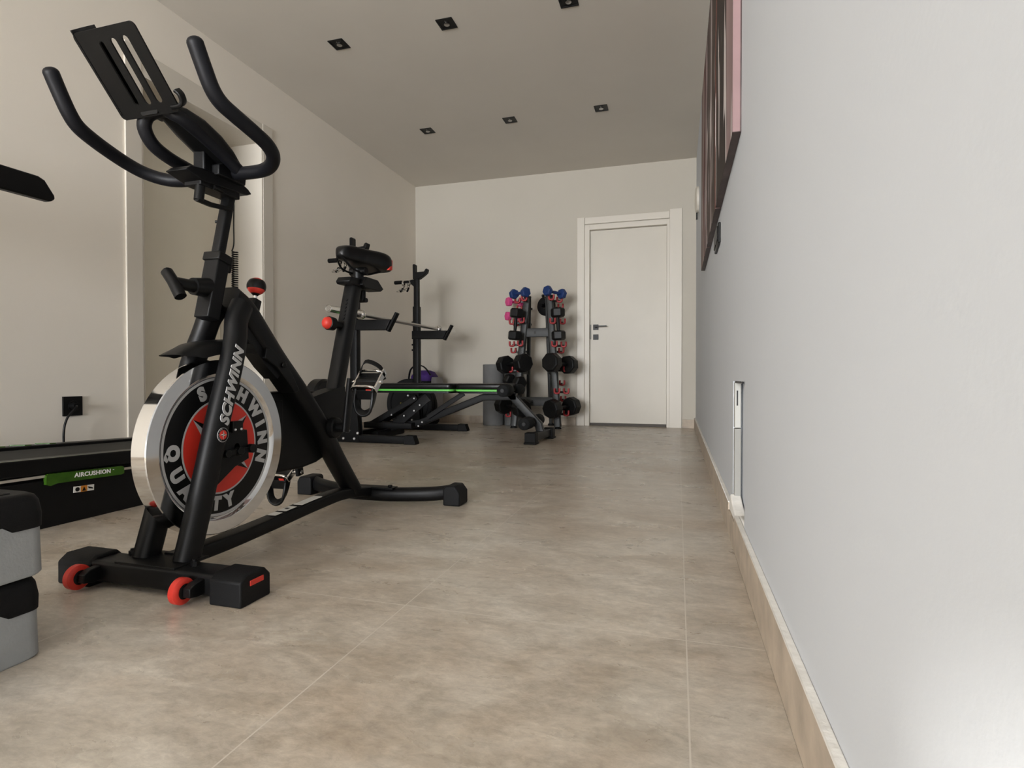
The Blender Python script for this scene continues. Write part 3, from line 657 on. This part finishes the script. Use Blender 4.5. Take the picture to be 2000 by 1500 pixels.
m.rings([[Mz @ V(p) for p in ((-.007, -.008, .0018), (.007, -.008, .0018), (.0, .007, .0018))], [Mz @ V(p) for p in ((-.007, -.008, .0022), (.007, -.008, .0022), (.0, .007, .0022))]])
m.lathe([(.001, .0075), (.0018, .0075)], Mz @ V((-.023, 0, .0006)), (1, 0, 0), 16)
m.rings([[Mz @ V(p) for p in ((.013, .006, .0012), (.031, .0, .0012), (.033, -.005, .0012), (.017, -.002, .0012))], [Mz @ V(p) for p in ((.013, .006, .0016), (.031, .0, .0016), (.033, -.005, .0016), (.017, -.002, .0016))]])
m.build('warning_label', tm, label='white and orange pictogram sticker')
m = MB(blackp); m.prism([(TY0-.15, .02), (TY0+.32, .02), (TY0+.32, .235), (TY0+.22, .268), (TY0-.06, .275), (TY0-.15, .20)], YZ, TX0-.02, TX1+.02); m.build('motor_cover', tm, bevel=.02, seg=3)
for x in (TX0+.0, TX1-.03):
    m = MB(black); m.sweep([(x+.015, TY0+.0, .05), (x+.015, TY0+.10, .60), (x+.015, TY0+.22, 1.13)], rrect(.05, .08, .015), side=(1, 0, 0)); m.build('upright_post', tm, sharp=50)
m = MB(blackp); m.prism([(TY0+.08, 1.12), (TY0+.34, 1.08), (TY0+.36, 1.16), (TY0+.16, 1.32), (TY0+.08, 1.28)], YZ, TX0, TX1); m.build('console', tm, bevel=.02, seg=3)
for x in (TX1-.028, TX0):
    m = MB(blackp); m.prism([(.86, 1.088), (.86, 1.166), (1.345, 1.168), (1.365, 1.160), (1.395, 1.118), (1.397, 1.106), (1.384, 1.094)], YZ, x, x+.030); m.build('handrail', tm, bevel=.006, seg=3)

# wall socket and power cord
m = MB(blackp); so = V((XL, 2.016, .364)); m.box((XL, 1.971, .317), (XL+.009, 2.061, .411)); m.lathe([(.008, .027), (.0105, .027), (.0105, .022), (.0095, .022), (.0095, .001)], so+V((0, .004, 0)), X, 28)
tag(m.build('wall_socket', bevel=.0015), 'black square wall socket on the left wall above the treadmill', 'socket')
m = MB(blackp); m.rod((XL+.011, 2.012, .366), (XL+.040, 2.012, .366), .016, .013)
m.tube(cr([(XL+.036, 2.012, .366), (XL+.060, 1.992, .358), (XL+.055, 1.955, .310), (XL+.050, 1.942, .24), (XL+.050, 1.945, .12), (XL+.048, 1.95, .03), (XL+.06, 1.88, .008), (XL+.09, 1.5, .007), (XL+.12, 1.1, .007)], 6), .005, 8)
tag(m.build('power_cord', sharp=60), 'black power cord hanging from the wall socket down behind the treadmill', 'cord')

# ------------------------------------------------------------------ aerobic steps
def step_box():
    t = thing('aerobic_step', (0, 0, 0), '', 'step platform', 'stacked aerobic step boxes')
    L_, W_, h_ = .74, .33, .148            # far end at y=0, near side x=0 (towards +x)
    def outline(k, r=.026):
        o = []; x0, x1, y0, y1 = -W_-k, k, -L_-k, k
        for cx, cy, a0 in ((x1-r, y1-r, 0), (x0+r, y1-r, 90), (x0+r, y0+r, 180), (x1-r, y0+r, 270)):
            for i in range(6):
                a = math.radians(a0+18*i); o.append((cx+r*math.cos(a), cy+r*math.sin(a)))
            if a0 in (90, 270):
                ys = [y0+.055, y0+.07, y1-.07, y1-.055]
                for y in (ys[::-1] if a0 == 90 else ys): o.append((x0 if a0 == 90 else x1, y))
        return o
    m = MB(lightg); m.rings([[(a, b, z) for a, b in outline(k)] for z, k in ((0, -.003), (.004, 0), (.125, -.002), (.140, -.006))]); wn(m.build('body', t, sharp=40))
    m = MB(rubber)
    m.rings([[(a, b, (.086 if (b > -.06 or b < -L_+.06) else .0975) if z is None else z) for a, b in outline(k)] for z, k in ((None, .0004), (.110, .0010), (.134, -.002), (.143, -.006), (.148, -.014))]); wn(m.build('top_pad', t, sharp=50))
    for k in range(9): m = MB(foam); x = -.045-k*.030; m.box((x, -L_+.04, .1475), (x+.012, -.04, .1495)); m.build('grip_rib', t, bevel=.0008)
    return t
s1 = step_box(); s1.location = (-1.110, .742, 0); s1.rotation_euler = (0, 0, .0); s1['label'] = 'lower grey aerobic step box with black top, standing on the floor at the left edge'
s2 = copy_tree(s1); s2.location = (-1.104, .745, .1500); s2.rotation_euler = (0, 0, .012); s2['label'] = 'upper grey aerobic step box with ribbed black top, stacked at the left edge'

# ------------------------------------------------------------------ squat rack
sr = thing('squat_rack', (-2.38, 4.355, 0), 'black squat stand with two uprights and spotter arms, against the left wall behind the bench', 'squat rack')
UX = -2.382
for yy in (3.82, 4.89):
    m = MB(black); m.sweep([(-2.60, yy, .031), (-1.90, yy, .031)], rrect(.056, .056, .006), side=(0, 1, 0)); m.build('foot', sr, sharp=50)
    m = MB(rubber); m.prism([(-1.955, 0), (-1.860, 0), (-1.860, .012), (-1.880, .066), (-1.955, .066)], XZ, yy-.035, yy+.035); m.build('foot_cap', sr, bevel=.004)
    m = MB(black); m.sweep([(UX, yy, .06), (UX, yy, 1.17)], rrect(.060, .060, .006), side=(1, 0, 0)); m.build('upright', sr, sharp=50)
    m = MB(black); m.sweep([(UX, yy, 1.165), (UX, yy, 1.485)], rrect(.046, .046, .005), side=(1, 0, 0)); m.build('inner_tube', sr, sharp=50)
    m = MB(black)
    for s in (-.031, .028): m.prism([(-2.60, .006), (-2.335, .006), (-2.340, .10), (-2.352, .26), (-2.352, .36), (-2.44, .36), (-2.57, .10)], XZ, yy+s, yy+s+.004)
    g = m.build('gusset_plate', sr, bevel=.001)
    for x, z in ((-2.469, .031), (-2.375, .031), (-2.421, .093), (-2.345, .074)):
        m = MB(boltm); m.lathe([(0, .011), (.003, .0105), (.008, .007), (.009, .001)], (x, yy-.031, z), (0, -1, 0), 14); m.build('bolt', g)
    m = MB(black)
    m.prism([(-2.412, 1.43), (-2.395, 1.43), (-2.350, 1.43), (-2.300, 1.462), (-2.272, 1.484), (-2.262, 1.518), (-2.270, 1.525), (-2.284, 1.520), (-2.294, 1.500), (-2.300, 1.498), (-2.388, 1.494), (-2.388, 1.565), (-2.395, 1.573), (-2.408, 1.573), (-2.414, 1.565)], XZ, yy-.026, yy+.026); m.build('bar_hook', sr, bevel=.004)
    m = MB(black); m.rod((UX-.02, yy, 1.413), (-2.56, yy, 1.410), .013); m.prism([(-2.405, 1.43), (-2.44, 1.425), (-2.44, 1.39), (-2.405, 1.36)], XZ, yy-.018, yy+.018); pg = m.build('storage_peg', sr, bevel=.001)
    m = MB(rubber); m.rod((-2.535, yy, 1.410), (-2.615, yy, 1.409), .0175); m.build('peg_grip', pg, bevel=.004)
    m = MB(black); m.prism([(-2.42, .862), (-2.345, .862), (-2.100, .858), (-2.062, .935), (-2.345, .940), (-2.42, .940)], XZ, yy-.034, yy+.034); ar = m.build('spotter_arm', sr, bevel=.003)
    m = MB(rubber); m.sweep([(-2.098, yy, .850), (-2.022, yy, .985)], rrect(.050, .022, .009), side=(0, 1, 0)); m.build('arm_pad', ar, sharp=50)
    for z, q in ((1.02, .012), (.81, .008), (.76, .008)): m = MB(blackp); m.rod((UX-.028, yy, z), (UX-.052, yy, z), q); m.build('pin_knob', sr)
m = MB(black); m.sweep([(-2.53, 3.84, .031), (-2.53, 4.87, .031)], rrect(.056, .056, .006), side=(1, 0, 0)); m.build('crossbar', sr, sharp=50)

# barbell resting on the spotter arms
A, B = V((-2.205, 3.215, .955)), V((-2.209, 5.40, .963)); ax = (B-A).normalized(); LB = (B-A).length
bb = thing('barbell', (A+B)/2, 'bare chrome barbell lying across the spotter arms of the squat stand', 'barbell')
m = MB(steel); m.rod(A+ax*.40, B-ax*.40, .0142); m.build('shaft', bb)
for o, d_ in ((A, ax), (B, -ax)):
    m = MB(chrome); m.lathe([(0, .001), (.0, .014), (.003, .015), (.003, .022), (0, .0225), (.002, .025), (.385, .025)], o, d_, 36, cap=True); s = m.build('sleeve', bb)
    m = MB(chrome); m.lathe([(.383, .018), (.383, .033), (.387, .036), (.405, .036), (.412, .030), (.435, .024), (.436, .014)], o, d_, 36); m.build('collar', s)

# spring clip collars on the pegs
def spring_collar():
    t = thing('spring_collar', (0, 0, 0), '', 'barbell clip', 'spring clips hanging on the rack pegs')
    m = MB(chrome); P = []
    for i in range(3*14+1): a = 2*PI*i/14; P.append((-.008+.016*i/42, .024*math.sin(a), -.004+.024*math.cos(a)))
    m.tube(P, .0035, 8); m.build('coil', t)
    m = MB(chrome); m.tube(cr([(-.008, .010, -.024), (-.012, .020, -.05), (-.050, .022, -.068), (-.085, .022, -.072), (-.085, .034, -.076), (-.045, .034, -.080), (-.02, .03, -.066)], 4), .003, 6); m.build('wire_arm', t)
    m = MB(rubber); m.rod((.010, .006, -.030), (-.010, -.012, -.062), .003); m.rod((-.004, -.006, -.050), (-.026, -.018, -.088), .009); m.build('clip_grip', t, bevel=.002)
    return t
scl = spring_collar()
for i, (x, y, rz, lab) in enumerate(((-2.515, 3.82, 0, 'outer chrome spring clip on the near squat stand peg, left of the saddle'),
                                     (-2.462, 3.82, .9, 'inner chrome spring clip on the near squat stand peg, beside the upright'),
                                     (-2.520, 4.89, 0, 'outer chrome spring clip hanging on the far squat stand peg'),
                                     (-2.465, 4.89, .9, 'inner spring clip with black grips on the far squat stand peg'))):
    o = scl if i == 0 else copy_tree(scl)
    o.location = (x, y, 1.402); o.rotation_euler = (0, 0, rz); o['label'] = lab

# ------------------------------------------------------------------ weight bench
wb = thing('weight_bench', (-1.75, 4.3, 0), 'black flat weight bench with bright green piping and foam rollers, beside the squat stand', 'weight bench')
for (x0, x1, nm) in ((-2.46, -1.722, 'back_pad'), (-1.700, -1.262, 'seat_pad')):
    m = MB(vinyl); q = rrect(x1-x0, .28, .045, 5); cx = (x0+x1)/2
    m.rings([[(cx+a*(1-k*.9/(x1-x0)), 4.30+b*(1-k*3), z) for a, b in q] for z, k in ((.404, .012), (.410, 0), (.436, 0), (.446, .006), (.450, .02))]); p = m.build(nm, wb, sharp=60)
    m = MB(green); q2 = rrect(x1-x0+.004, .284, .046, 5); m.rings([[(cx+a, 4.30+b, z) for a, b in q2] for z in (.388, .404)]); m.build('piping', p, bevel=.003, label='bright green band around the pad')
    m = MB(black); q3 = rrect(x1-x0-.02, .26, .04, 4); m.rings([[(cx+a, 4.30+b, z) for a, b in q3] for z in (.372, .388)]); m.build('pad_board', p)
S6 = rrect(.055, .055, .006)
m = MB(black); m.sweep([(-2.33, 4.30, .075), (-2.05, 4.30, .125), (-1.50, 4.30, .340), (-1.225, 4.30, .345)], S6, side=(0, 1, 0)); m.build('main_beam', wb, sharp=50)
m = MB(black); m.sweep([(-2.50, 4.23, .095), (-2.06, 4.23, .335)], rrect(.035, .05, .005), side=(0, 1, 0)); m.sweep([(-2.50, 4.37, .095), (-2.06, 4.37, .335)], rrect(.035, .05, .005), side=(0, 1, 0)); m.sweep([(-2.54, 4.30, .098), (-2.10, 4.30, .098)], rrect(.20, .05, .006), side=(0, 1, 0))
m.build('rear_brace', wb, bevel=0, sharp=50)
m = MB(black); m.sweep([(-1.98, 4.26, .17), (-1.66, 4.26, .370)], rrect(.012, .040, .003), side=(0, 1, 0)); m.sweep([(-2.26, 4.225, .10), (-1.96, 4.225, .340)], rrect(.010, .075, .003), side=(0, 1, 0)); m.build('adjuster_plate', wb, sharp=50)
for x, z in ((-2.128, .350), (-2.073, .327), (-2.022, .273), (-2.073, .226), (-2.164, .183), (-2.279, .188), (-2.002, .134), (-2.035, .101)):
    m = MB(boltm); m.lathe([(0, .008), (.003, .0075), (.006, .005), (.0065, .001)], (x, 4.200, z), (0, -1, 0), 14); m.build('bolt', wb)
m = MB(black); m.sweep([(-2.36, 4.07, .031), (-2.36, 4.53, .031)], rrect(.055, .055, .006), side=(1, 0, 0)); m.build('rear_foot', wb, sharp=50)
m = MB(benchg); m.sweep([(-1.045, 4.08, .050), (-1.015, 4.52, .050)], rrect(.060, .060, .006), side=(1, 0, 0)); ff = m.build('front_foot', wb, sharp=50)
for (xa, ya) in ((-1.050, 4.085), (-1.012, 4.515)):
    m = MB(rubber); m.box((xa-.042, ya-.045, .012), (xa+.042, ya+.045, .086)); m.box((xa-.048, ya-.052, 0), (xa+.048, ya+.052, .014)); m.build('foot_cap', ff, bevel=.004)
m = MB(benchg); m.sweep([(-1.275, 4.30, .365), (-1.045, 4.30, .130), (-1.030, 4.30, .07)], rrect(.055, .060, .006), side=(0, 1, 0)); m.build('front_post', wb, sharp=50)
for i, (x, z) in enumerate(((-1.268, .398), (-1.100, .150))):
    m = MB(benchg); m.rod((x, 4.046, z), (x, 4.554, z), .011); ra = m.build('roller_axle', wb)
    for y0, y1 in ((4.055, 4.215), (4.385, 4.545)):
        m = MB(foam); m.lathe([(0, .014), (0, .040), (.006, .047), (y1-y0-.006, .047), (y1-y0, .040), (y1-y0, .014)], (x, y0, z), (0, 1, 0), 28); fr = m.build('leg_roller', wb, sharp=60)
        m = MB(blackp); m.lathe([(-.006, .001), (-.006, .016), (0, .018), (.002, .014)], (x, y0, z), (0, 1, 0), 20); m.build('roller_cap', fr)

# ------------------------------------------------------------------ plates and bag in the far left corner
def plate_at(o, R_, label):
    t = thing('weight_plate', o, label, 'weight plate', 'black weight plates in the corner')
    m = MB(rubber); m.lathe([(-.028, .026), (-.028, .075), (-.020, .080), (-.018, R_-.05), (-.028, R_-.04), (-.028, R_-.006), (-.022, R_), (.022, R_), (.028, R_-.006), (.028, R_-.04), (.018, R_-.05), (.020, .080), (.028, .075), (.028, .026)], (0, 0, 0), (0, 1, 0), 56, True)
    for v in m.bm.verts: v.co += V(o)
    m.build('disc', t, sharp=35)
    m = MB(steel); m.lathe([(-.029, .0255), (-.029, .036), (.029, .036), (.029, .0255)], V(o), (0, 1, 0), 32, True); m.build('hub_ring', t)
    return t
p1 = plate_at((-2.49, 4.965, .243), .243, 'large black weight plate with a yellow mark, standing on edge behind the bench')
m = MB(mat('yellow print', (.6, .5, .08), .5)); m.box((-2.585, 4.9365, .245), (-2.545, 4.938, .252), Matrix.Identity(4)); m.build('mark', p1, label='small yellow mark')
p2 = plate_at((-2.47, 5.032, .225), .225, 'black weight plate standing behind the larger plate near the squat stand')
bagt = thing('gym_bag', (-2.59, 5.50, 0), 'purple topped black gym bag with arched black handle in the far left corner', 'bag')
m = MB(rubber)
m.rings([[(-2.59+a, 5.50+b, z) for a, b in rrect(w_, d_, .07, 5)] for z, w_, d_ in ((0, .24, .24), (.03, .27, .27), (.25, .28, .28), (.46, .27, .26))]); m.build('bag_body', bagt, sharp=60)
m = MB(purple); m.rings([[(-2.59+a, 5.50+b, z) for a, b in rrect(w_, d_, r_, 5)] for z, w_, d_, r_ in ((.458, .265, .255, .07), (.51, .25, .24, .07), (.555, .20, .18, .06), (.572, .12, .09, .04))]); m.build('bag_top', bagt, sharp=60, label='purple fabric top')
m = MB(greyfab); m.rings([[(-2.442+a, 5.49+b, z) for a, b in rrect(w_, .20, .025, 4)] for z, w_ in ((.10, .05), (.13, .07), (.44, .07), (.50, .05))]); m.build('side_pocket', bagt, sharp=60, label='pale grey mesh side pocket')
m = MB(rubber); m.sweep(cr([(-2.71, 5.36, .46), (-2.68, 5.355, .58), (-2.60, 5.35, .625), (-2.52, 5.355, .600), (-2.455, 5.36, .52)], 6), rrect(.030, .010, .004), side=(0, 1, 0)); m.build('handle', bagt, sharp=60)

# grey rolled mats
for (x, y, r_, h_, lab) in ((-1.852, 5.61, .111, .632, 'tall grey foam roller standing upright against the back wall, the more visible left one'),
                            (-1.648, 5.640, .090, .632, 'grey foam roller standing upright, half hidden behind the dumbbell rack')):
    t = thing('foam_roller', (x, y, 0), lab, 'foam roller', 'upright grey foam rollers')
    m = MB(greymat); m.lathe([(0, .030), (0, r_-.004), (.004, r_), (h_-.004, r_), (h_, r_-.004), (h_, .030)], (x, y, 0), (0, 0, 1), 40, True); m.build('roll', t, sharp=40)
    m = MB(blackp); m.lathe([(.01, .022), (.01, .0302), (h_-.002, .0302), (h_-.002, .022)], (x, y, 0), (0, 0, 1), 24, True); m.build('core', t)

# ------------------------------------------------------------------ dumbbell rack
dr = thing('dumbbell_rack', (-1.35, 5.5, 0), 'dark grey A-frame dumbbell rack with red cradle hooks, left of the back door', 'dumbbell rack')
FL0, FL1, FR0, FR1 = V((-1.548, 5.325, .02)), V((-1.425, 5.40, 1.300)), V((-1.105, 5.325, .02)), V((-1.205, 5.40, 1.300))
RL0, RL1, RR0, RR1 = V((-1.500, 5.700, .02)), V((-1.425, 5.46, 1.290)), V((-1.255, 5.700, .02)), V((-1.245, 5.46, 1.290))
for a, b in ((FL0, FL1), (FR0, FR1)): m = MB(rackg); m.sweep([a, b], rrect(.070, .050, .014), side=(1, 0, 0)); m.build('front_post', dr, sharp=50)
for a, b in ((RL0, RL1), (RR0, RR1)): m = MB(rackg); m.sweep([a, b], rrect(.032, .050, .008), side=(1, 0, 0)); m.build('rear_post', dr, sharp=50)
for p in (FL0, FR0, RL0, RR0): m = MB(rubber); m.lathe([(-.02, .034), (-.012, .034), (.006, .022), (.006, .001)], p, (0, 0, 1), 24); m.build('rubber_foot', dr)
for z in (.938, .262):
    k = (z-.02)/1.28; a, b = FL0.lerp(FL1, k), FR0.lerp(FR1, k); m = MB(rackg); m.sweep([a, b], rrect(.086, .030, .004), side=(0, 0, 1)); cb = m.build('crossbar', dr, sharp=50)
    m = MB(blackp); c_ = a.lerp(b, .42); m.box(c_+V((-.011, -.018, -.013)), c_+V((.011, -.010, .013))); m.build('plug', cb)
def brace(za, fa, ra):
    k = (za-.02)/1.28; m = MB(rackg); m.sweep([fa[0].lerp(fa[1], k), ra[0].lerp(ra[1], k)], rrect(.02, .04, .004), side=(1, 0, 0)); m.build('side_brace', dr, sharp=50)
for z in (.20, .55, .95, 1.26): brace(z, (FL0, FL1), (RL0, RL1)); brace(z, (FR0, FR1), (RR0, RR1))
def hook(p, s, front=True):
    p = V(p); m = MB(redh, rackg)
    q = cr([p+V((-.023, 0, .028)), p+V((-.023, 0, -.004)), p+V((-.014, 0, -.019)), p+V((.014, 0, -.019)), p+V((.023, 0, -.004)), p+V((.023, 0, .028))], 4)
    m.sweep(q, rrect(.024, .017, .005, 2), side=(0, 1, 0))
    k = (p.z-.02)/1.28; F = (FL0, FL1) if s < 0 else (FR0, FR1); 
    if p.y > 5.5: F = (RL0, RL1) if s < 0 else (RR0, RR1)
    c_ = F[0].lerp(F[1], k); m.mi = 1; m.sweep([p+V((0, .012, -.010)), V((c_.x, max(c_.y, p.y+.03), p.z-.010))], rrect(.022, .012, .003, 2), side=(0, 0, 1)); m.build('cradle_hook', dr, sharp=60)
for p in ((-1.157, 5.27, 1.262), (-1.144, 5.27, 1.036), (-1.127, 5.27, .816), (-1.102, 5.27, .366), (-1.104, 5.40, 1.255), (-1.073, 5.40, 1.041), (-1.063, 5.40, .817), (-1.037, 5.40, .575), (-1.037, 5.40, .363), (-1.030, 5.36, .150), (-1.150, 5.27, .150), (-1.130, 5.58, 1.210), (-1.122, 5.58, .766), (-1.114, 5.58, .441), (-1.103, 5.58, .281)): hook(p, 1)
for p in ((-1.425, 5.27, 1.262), (-1.451, 5.27, 1.050), (-1.466, 5.27, .827), (-1.530, 5.40, 1.262), (-1.588, 5.40, 1.051), (-1.588, 5.40, .831), (-1.600, 5.38, .575), (-1.470, 5.27, .575), (-1.620, 5.38, .128), (-1.625, 5.58, .773), (-1.56, 5.58, 1.210), (-1.60, 5.58, 1.05), (-1.60, 5.40, .43), (-1.47, 5.27, .40)): hook(p, -1)

# dumbbells: length along local x, made once per kind and then copied
def dumbbell(kind, R_, hl, half, hr, hm, lab, cat='dumbbell', grp=None, n=6):
    t = thing('hex_dumbbell', (0, 0, 0), lab, cat, grp)
    for s in (-1, 1):
        m = MB(hm); e = .012 if R_ > .06 else .007
        m.lathe([(0, R_*.55), (0, R_-e), (e, R_), (hl-e, R_), (hl, R_-e), (hl, .001)], (s*(half-hl/2), 0, 0), (s, 0, 0), n)
        h = m.build('head', t, bevel=.003, sharp=30)
        m = MB(hm); m.lathe([(hl, R_*.42), (hl+.0015, R_*.42)], (s*(half-hl/2), 0, 0), (s, 0, 0), 20); m.build('face_disc', h)
    m = MB(hm) if R_ < .06 else MB(black)
    m.lathe([(-half+hl/2-.005, hr*.85), (-half*.35, hr), (0, hr*1.1), (half*.35, hr), (half-hl/2+.005, hr*.85)], (0, 0, 0), (1, 0, 0), 18); m.build('handle', t)
    return t
def put(o, a, b, roll=0.):
    a, b = V(a), V(b); x = (b-a).normalized(); z = V((0, 0, 1)) if abs(x.z) < .9 else V((0, -1, 0)); y = z.cross(x).normalized(); z = x.cross(y)
    M = Matrix((x, y, z)).transposed().to_4x4() @ Matrix.Rotation(roll, 4, 'X'); M.translation = (a+b)/2
    o.rotation_euler = M.to_euler(); o.location = (a+b)/2
def series(proto, places, group):
    for i, (a, b, roll, lab) in enumerate(places):
        o = proto if i == 0 else copy_tree(proto)
        put(o, a, b, roll); o['label'] = lab; o['group'] = group
series(dumbbell('b', .051, .050, .098, .014, blue, ''), [
    ((-1.407, 5.24, 1.316), (-1.553, 5.36, 1.322), .5, 'blue hex dumbbell on the top left tier of the rack'),
    ((-1.168, 5.24, 1.316), (-1.092, 5.36, 1.308), .1, 'blue hex dumbbell on the top right tier of the rack')], 'blue dumbbells')
series(dumbbell('p', .049, .050, .072, .013, pink, ''), [
    ((-1.650, 5.50, 1.268), (-1.545, 5.60, 1.268), .2, 'pink hex dumbbell behind the top left blue one'),
    ((-1.658, 5.50, 1.122), (-1.550, 5.60, 1.122), .4, 'pink hex dumbbell on the second left tier of the rack, lower of the pink pair')], 'pink dumbbells')
series(dumbbell('v', .068, .088, .108, .016, hexr, ''), [
    ((-1.510, 5.225, .902), (-1.492, 5.225, 1.118), .15, 'black hex dumbbell standing upright on the left arm of the rack'),
    ((-1.078, 5.225, .892), (-1.086, 5.225, 1.112), .35, 'black hex dumbbell standing upright on the right arm of the rack')], 'upright black dumbbells')
series(dumbbell('h', .092, .100, .155, .018, hexr, '', n=8), [
    ((-1.440, 5.21, .634), (-1.632, 5.37, .626), .15, 'large black hex dumbbell on the middle left tier, just above the bench'),
    ((-1.108, 5.19, .634), (-1.038, 5.39, .622), .3, 'large black hex dumbbell on the middle right tier of the rack'),
    ((-1.100, 5.19, .206), (-1.012, 5.39, .214), .05, 'large black hex dumbbell on the bottom right tier of the rack'),
    ((-1.455, 5.21, .204), (-1.650, 5.37, .218), .1, 'large black hex dumbbell on the bottom left tier, behind the bench leg')], 'large black dumbbells')
series(dumbbell('m', .066, .085, .095, .016, hexr, ''), [
    ((-1.455, 5.22, .445), (-1.605, 5.36, .470), .2, 'smaller black hex dumbbell partly hidden behind the bench end')], 'small black dumbbells')
# ab wheel hanging behind the top right of the rack
aw = thing('ab_wheel', (-1.285, 5.545, 1.215), 'small round black exercise wheel hanging behind the upper right rack post', 'ab wheel')
m = MB(rubber); m.lathe([(-.02, .03), (-.022, .088), (-.014, .098), (.014, .098), (.022, .088), (.02, .03)], (-1.270, 5.545, 1.215), (.3, 1, 0), 40, True); m.build('wheel', aw, sharp=50)
m = MB(blackp); m.rod((-1.302, 5.44, 1.215), (-1.238, 5.65, 1.215), .015); m.ball((-1.300, 5.53, 1.318), .016, 10); m.rod((-1.300, 5.53, 1.318), (-1.28, 5.53, 1.29), .008); m.build('handle', aw)

# ------------------------------------------------------------------ right wall: three canvases, switch, device
for i, (y0, y1, lab) in enumerate(((1.717, 2.462, 'dark and pink printed canvas on the right wall, nearest the camera'),
                                   (2.478, 3.195, 'middle printed canvas of the row of three on the right wall'),
                                   (3.212, 3.905, 'farthest printed canvas of the row of three on the right wall'))):
    t = thing('canvas_print', (XR, (y0+y1)/2, 1.2), lab, 'picture', 'row of canvas prints on the right wall')
    x0 = XR-.024
    m = MB(artedge, artbot)
    m.mi = 0; m.box((x0+.001, y0, 1.2005), (XR-.0005, y1, 2.335))
    m.mi = 1; m.box((x0+.0005, y0, 1.199), (XR-.0005, y1, 1.2005)); m.box((XR-.004, y0-.001, 1.2), (XR-.0005, y0+.0005, 2.335))
    m.build('stretcher_frame', t)
    MB(artm).box((x0, y0, 1.2), (x0+.0012, y1, 2.335)).build('printed_face', t, org=(x0, 0, 0))
t = thing('light_switch', (XR, 2.62, 1.105), 'black double light switch on the right wall just below the canvases', 'light switch')
m = MB(blackp); m.prism([(2.50, 1.065), (2.50, 1.150), (2.74, 1.150), (2.74, 1.065)], YZ, XR-.011, XR); m.build('cover_plate', t, bevel=.003)
m = MB(blackp); m.box((XR-.015, 2.515, 1.078), (XR-.010, 2.612, 1.138)); m.box((XR-.015, 2.626, 1.078), (XR-.010, 2.726, 1.138)); m.build('rocker', t, bevel=.002)
t = thing('wall_lamp', (XR, 5.15, 2.0), 'white wall-mounted fitting with dark pull near the back end of the right wall', 'wall fitting')
m = MB(doorw); m.lathe([(0, .11), (.018, .11), (.028, .095), (.032, .05), (.033, .001)], (XR, 5.10, 2.02), (-1, 0, 0), 40); m.build('shade', t, sharp=50)
m = MB(blackp); m.box((XR-.022, 5.09, 1.855), (XR-.010, 5.12, 1.912)); m.build('pull', t, bevel=.002)

# ------------------------------------------------------------------ light
def area(name, loc, rot, sx, sy, power, col):
    l = bpy.data.lights.new(name, 'AREA'); l.shape = 'RECTANGLE'; l.size = sx; l.size_y = sy; l.energy = power; l.color = col
    o = bpy.data.objects.new(name, l); COL.objects.link(o); o.location = loc; o.rotation_euler = rot; return o
area('window_daylight', ((WX0+WX1)/2, YR-.13, (WZ0+WZ1)/2), (math.radians(90), 0, 0), WX1-WX0-.1, WZ1-WZ0-.1, 760, (.95, .97, 1.0))
sun = bpy.data.lights.new('sun', 'SUN'); sun.energy = 11; sun.angle = math.radians(1.2); sun.color = (1, .98, .94)
so_ = bpy.data.objects.new('sun', sun); COL.objects.link(so_); so_.rotation_euler = V((.4775, 1, -.318)).to_track_quat('-Z', 'Y').to_euler()
W = bpy.data.worlds.new('sky'); sc.world = W; W.use_nodes = True
W.node_tree.nodes['Background'].inputs['Color'].default_value = (.75, .85, 1, 1); W.node_tree.nodes['Background'].inputs['Strength'].default_value = 1.0

# ------------------------------------------------------------------ camera
yaw, pitch, roll = .286, .0133, -.0006
cy, sy = math.cos(yaw), math.sin(yaw); cp, sp_ = math.cos(pitch), math.sin(pitch)
F = V((-sy*cp, cy*cp, -sp_)); R0 = V((cy, sy, 0)); U0 = R0.cross(F)
Rr = R0*math.cos(roll)+U0*math.sin(roll); Uu = -R0*math.sin(roll)+U0*math.cos(roll)
cam = bpy.data.cameras.new('camera'); cam.sensor_width = 36; cam.lens = 36*1098.5/2000; cam.clip_start = .02
co = bpy.data.objects.new('camera', cam); COL.objects.link(co)
Mc = Matrix((Rr, Uu, -F)).transposed().to_4x4(); Mc.translation = V((0, 0, .5063)); co.matrix_world = Mc
sc.camera = co
for o in bpy.data.objects:
    if '_o' in o: del o['_o']
sc.view_settings.view_transform = 'Standard'; sc.view_settings.look = 'None'; sc.view_settings.gamma = 1; sc.view_settings.use_curve_mapping = False
sc.view_settings.exposure = -.06
sc.cycles.max_bounces = 10; sc.cycles.diffuse_bounces = 6
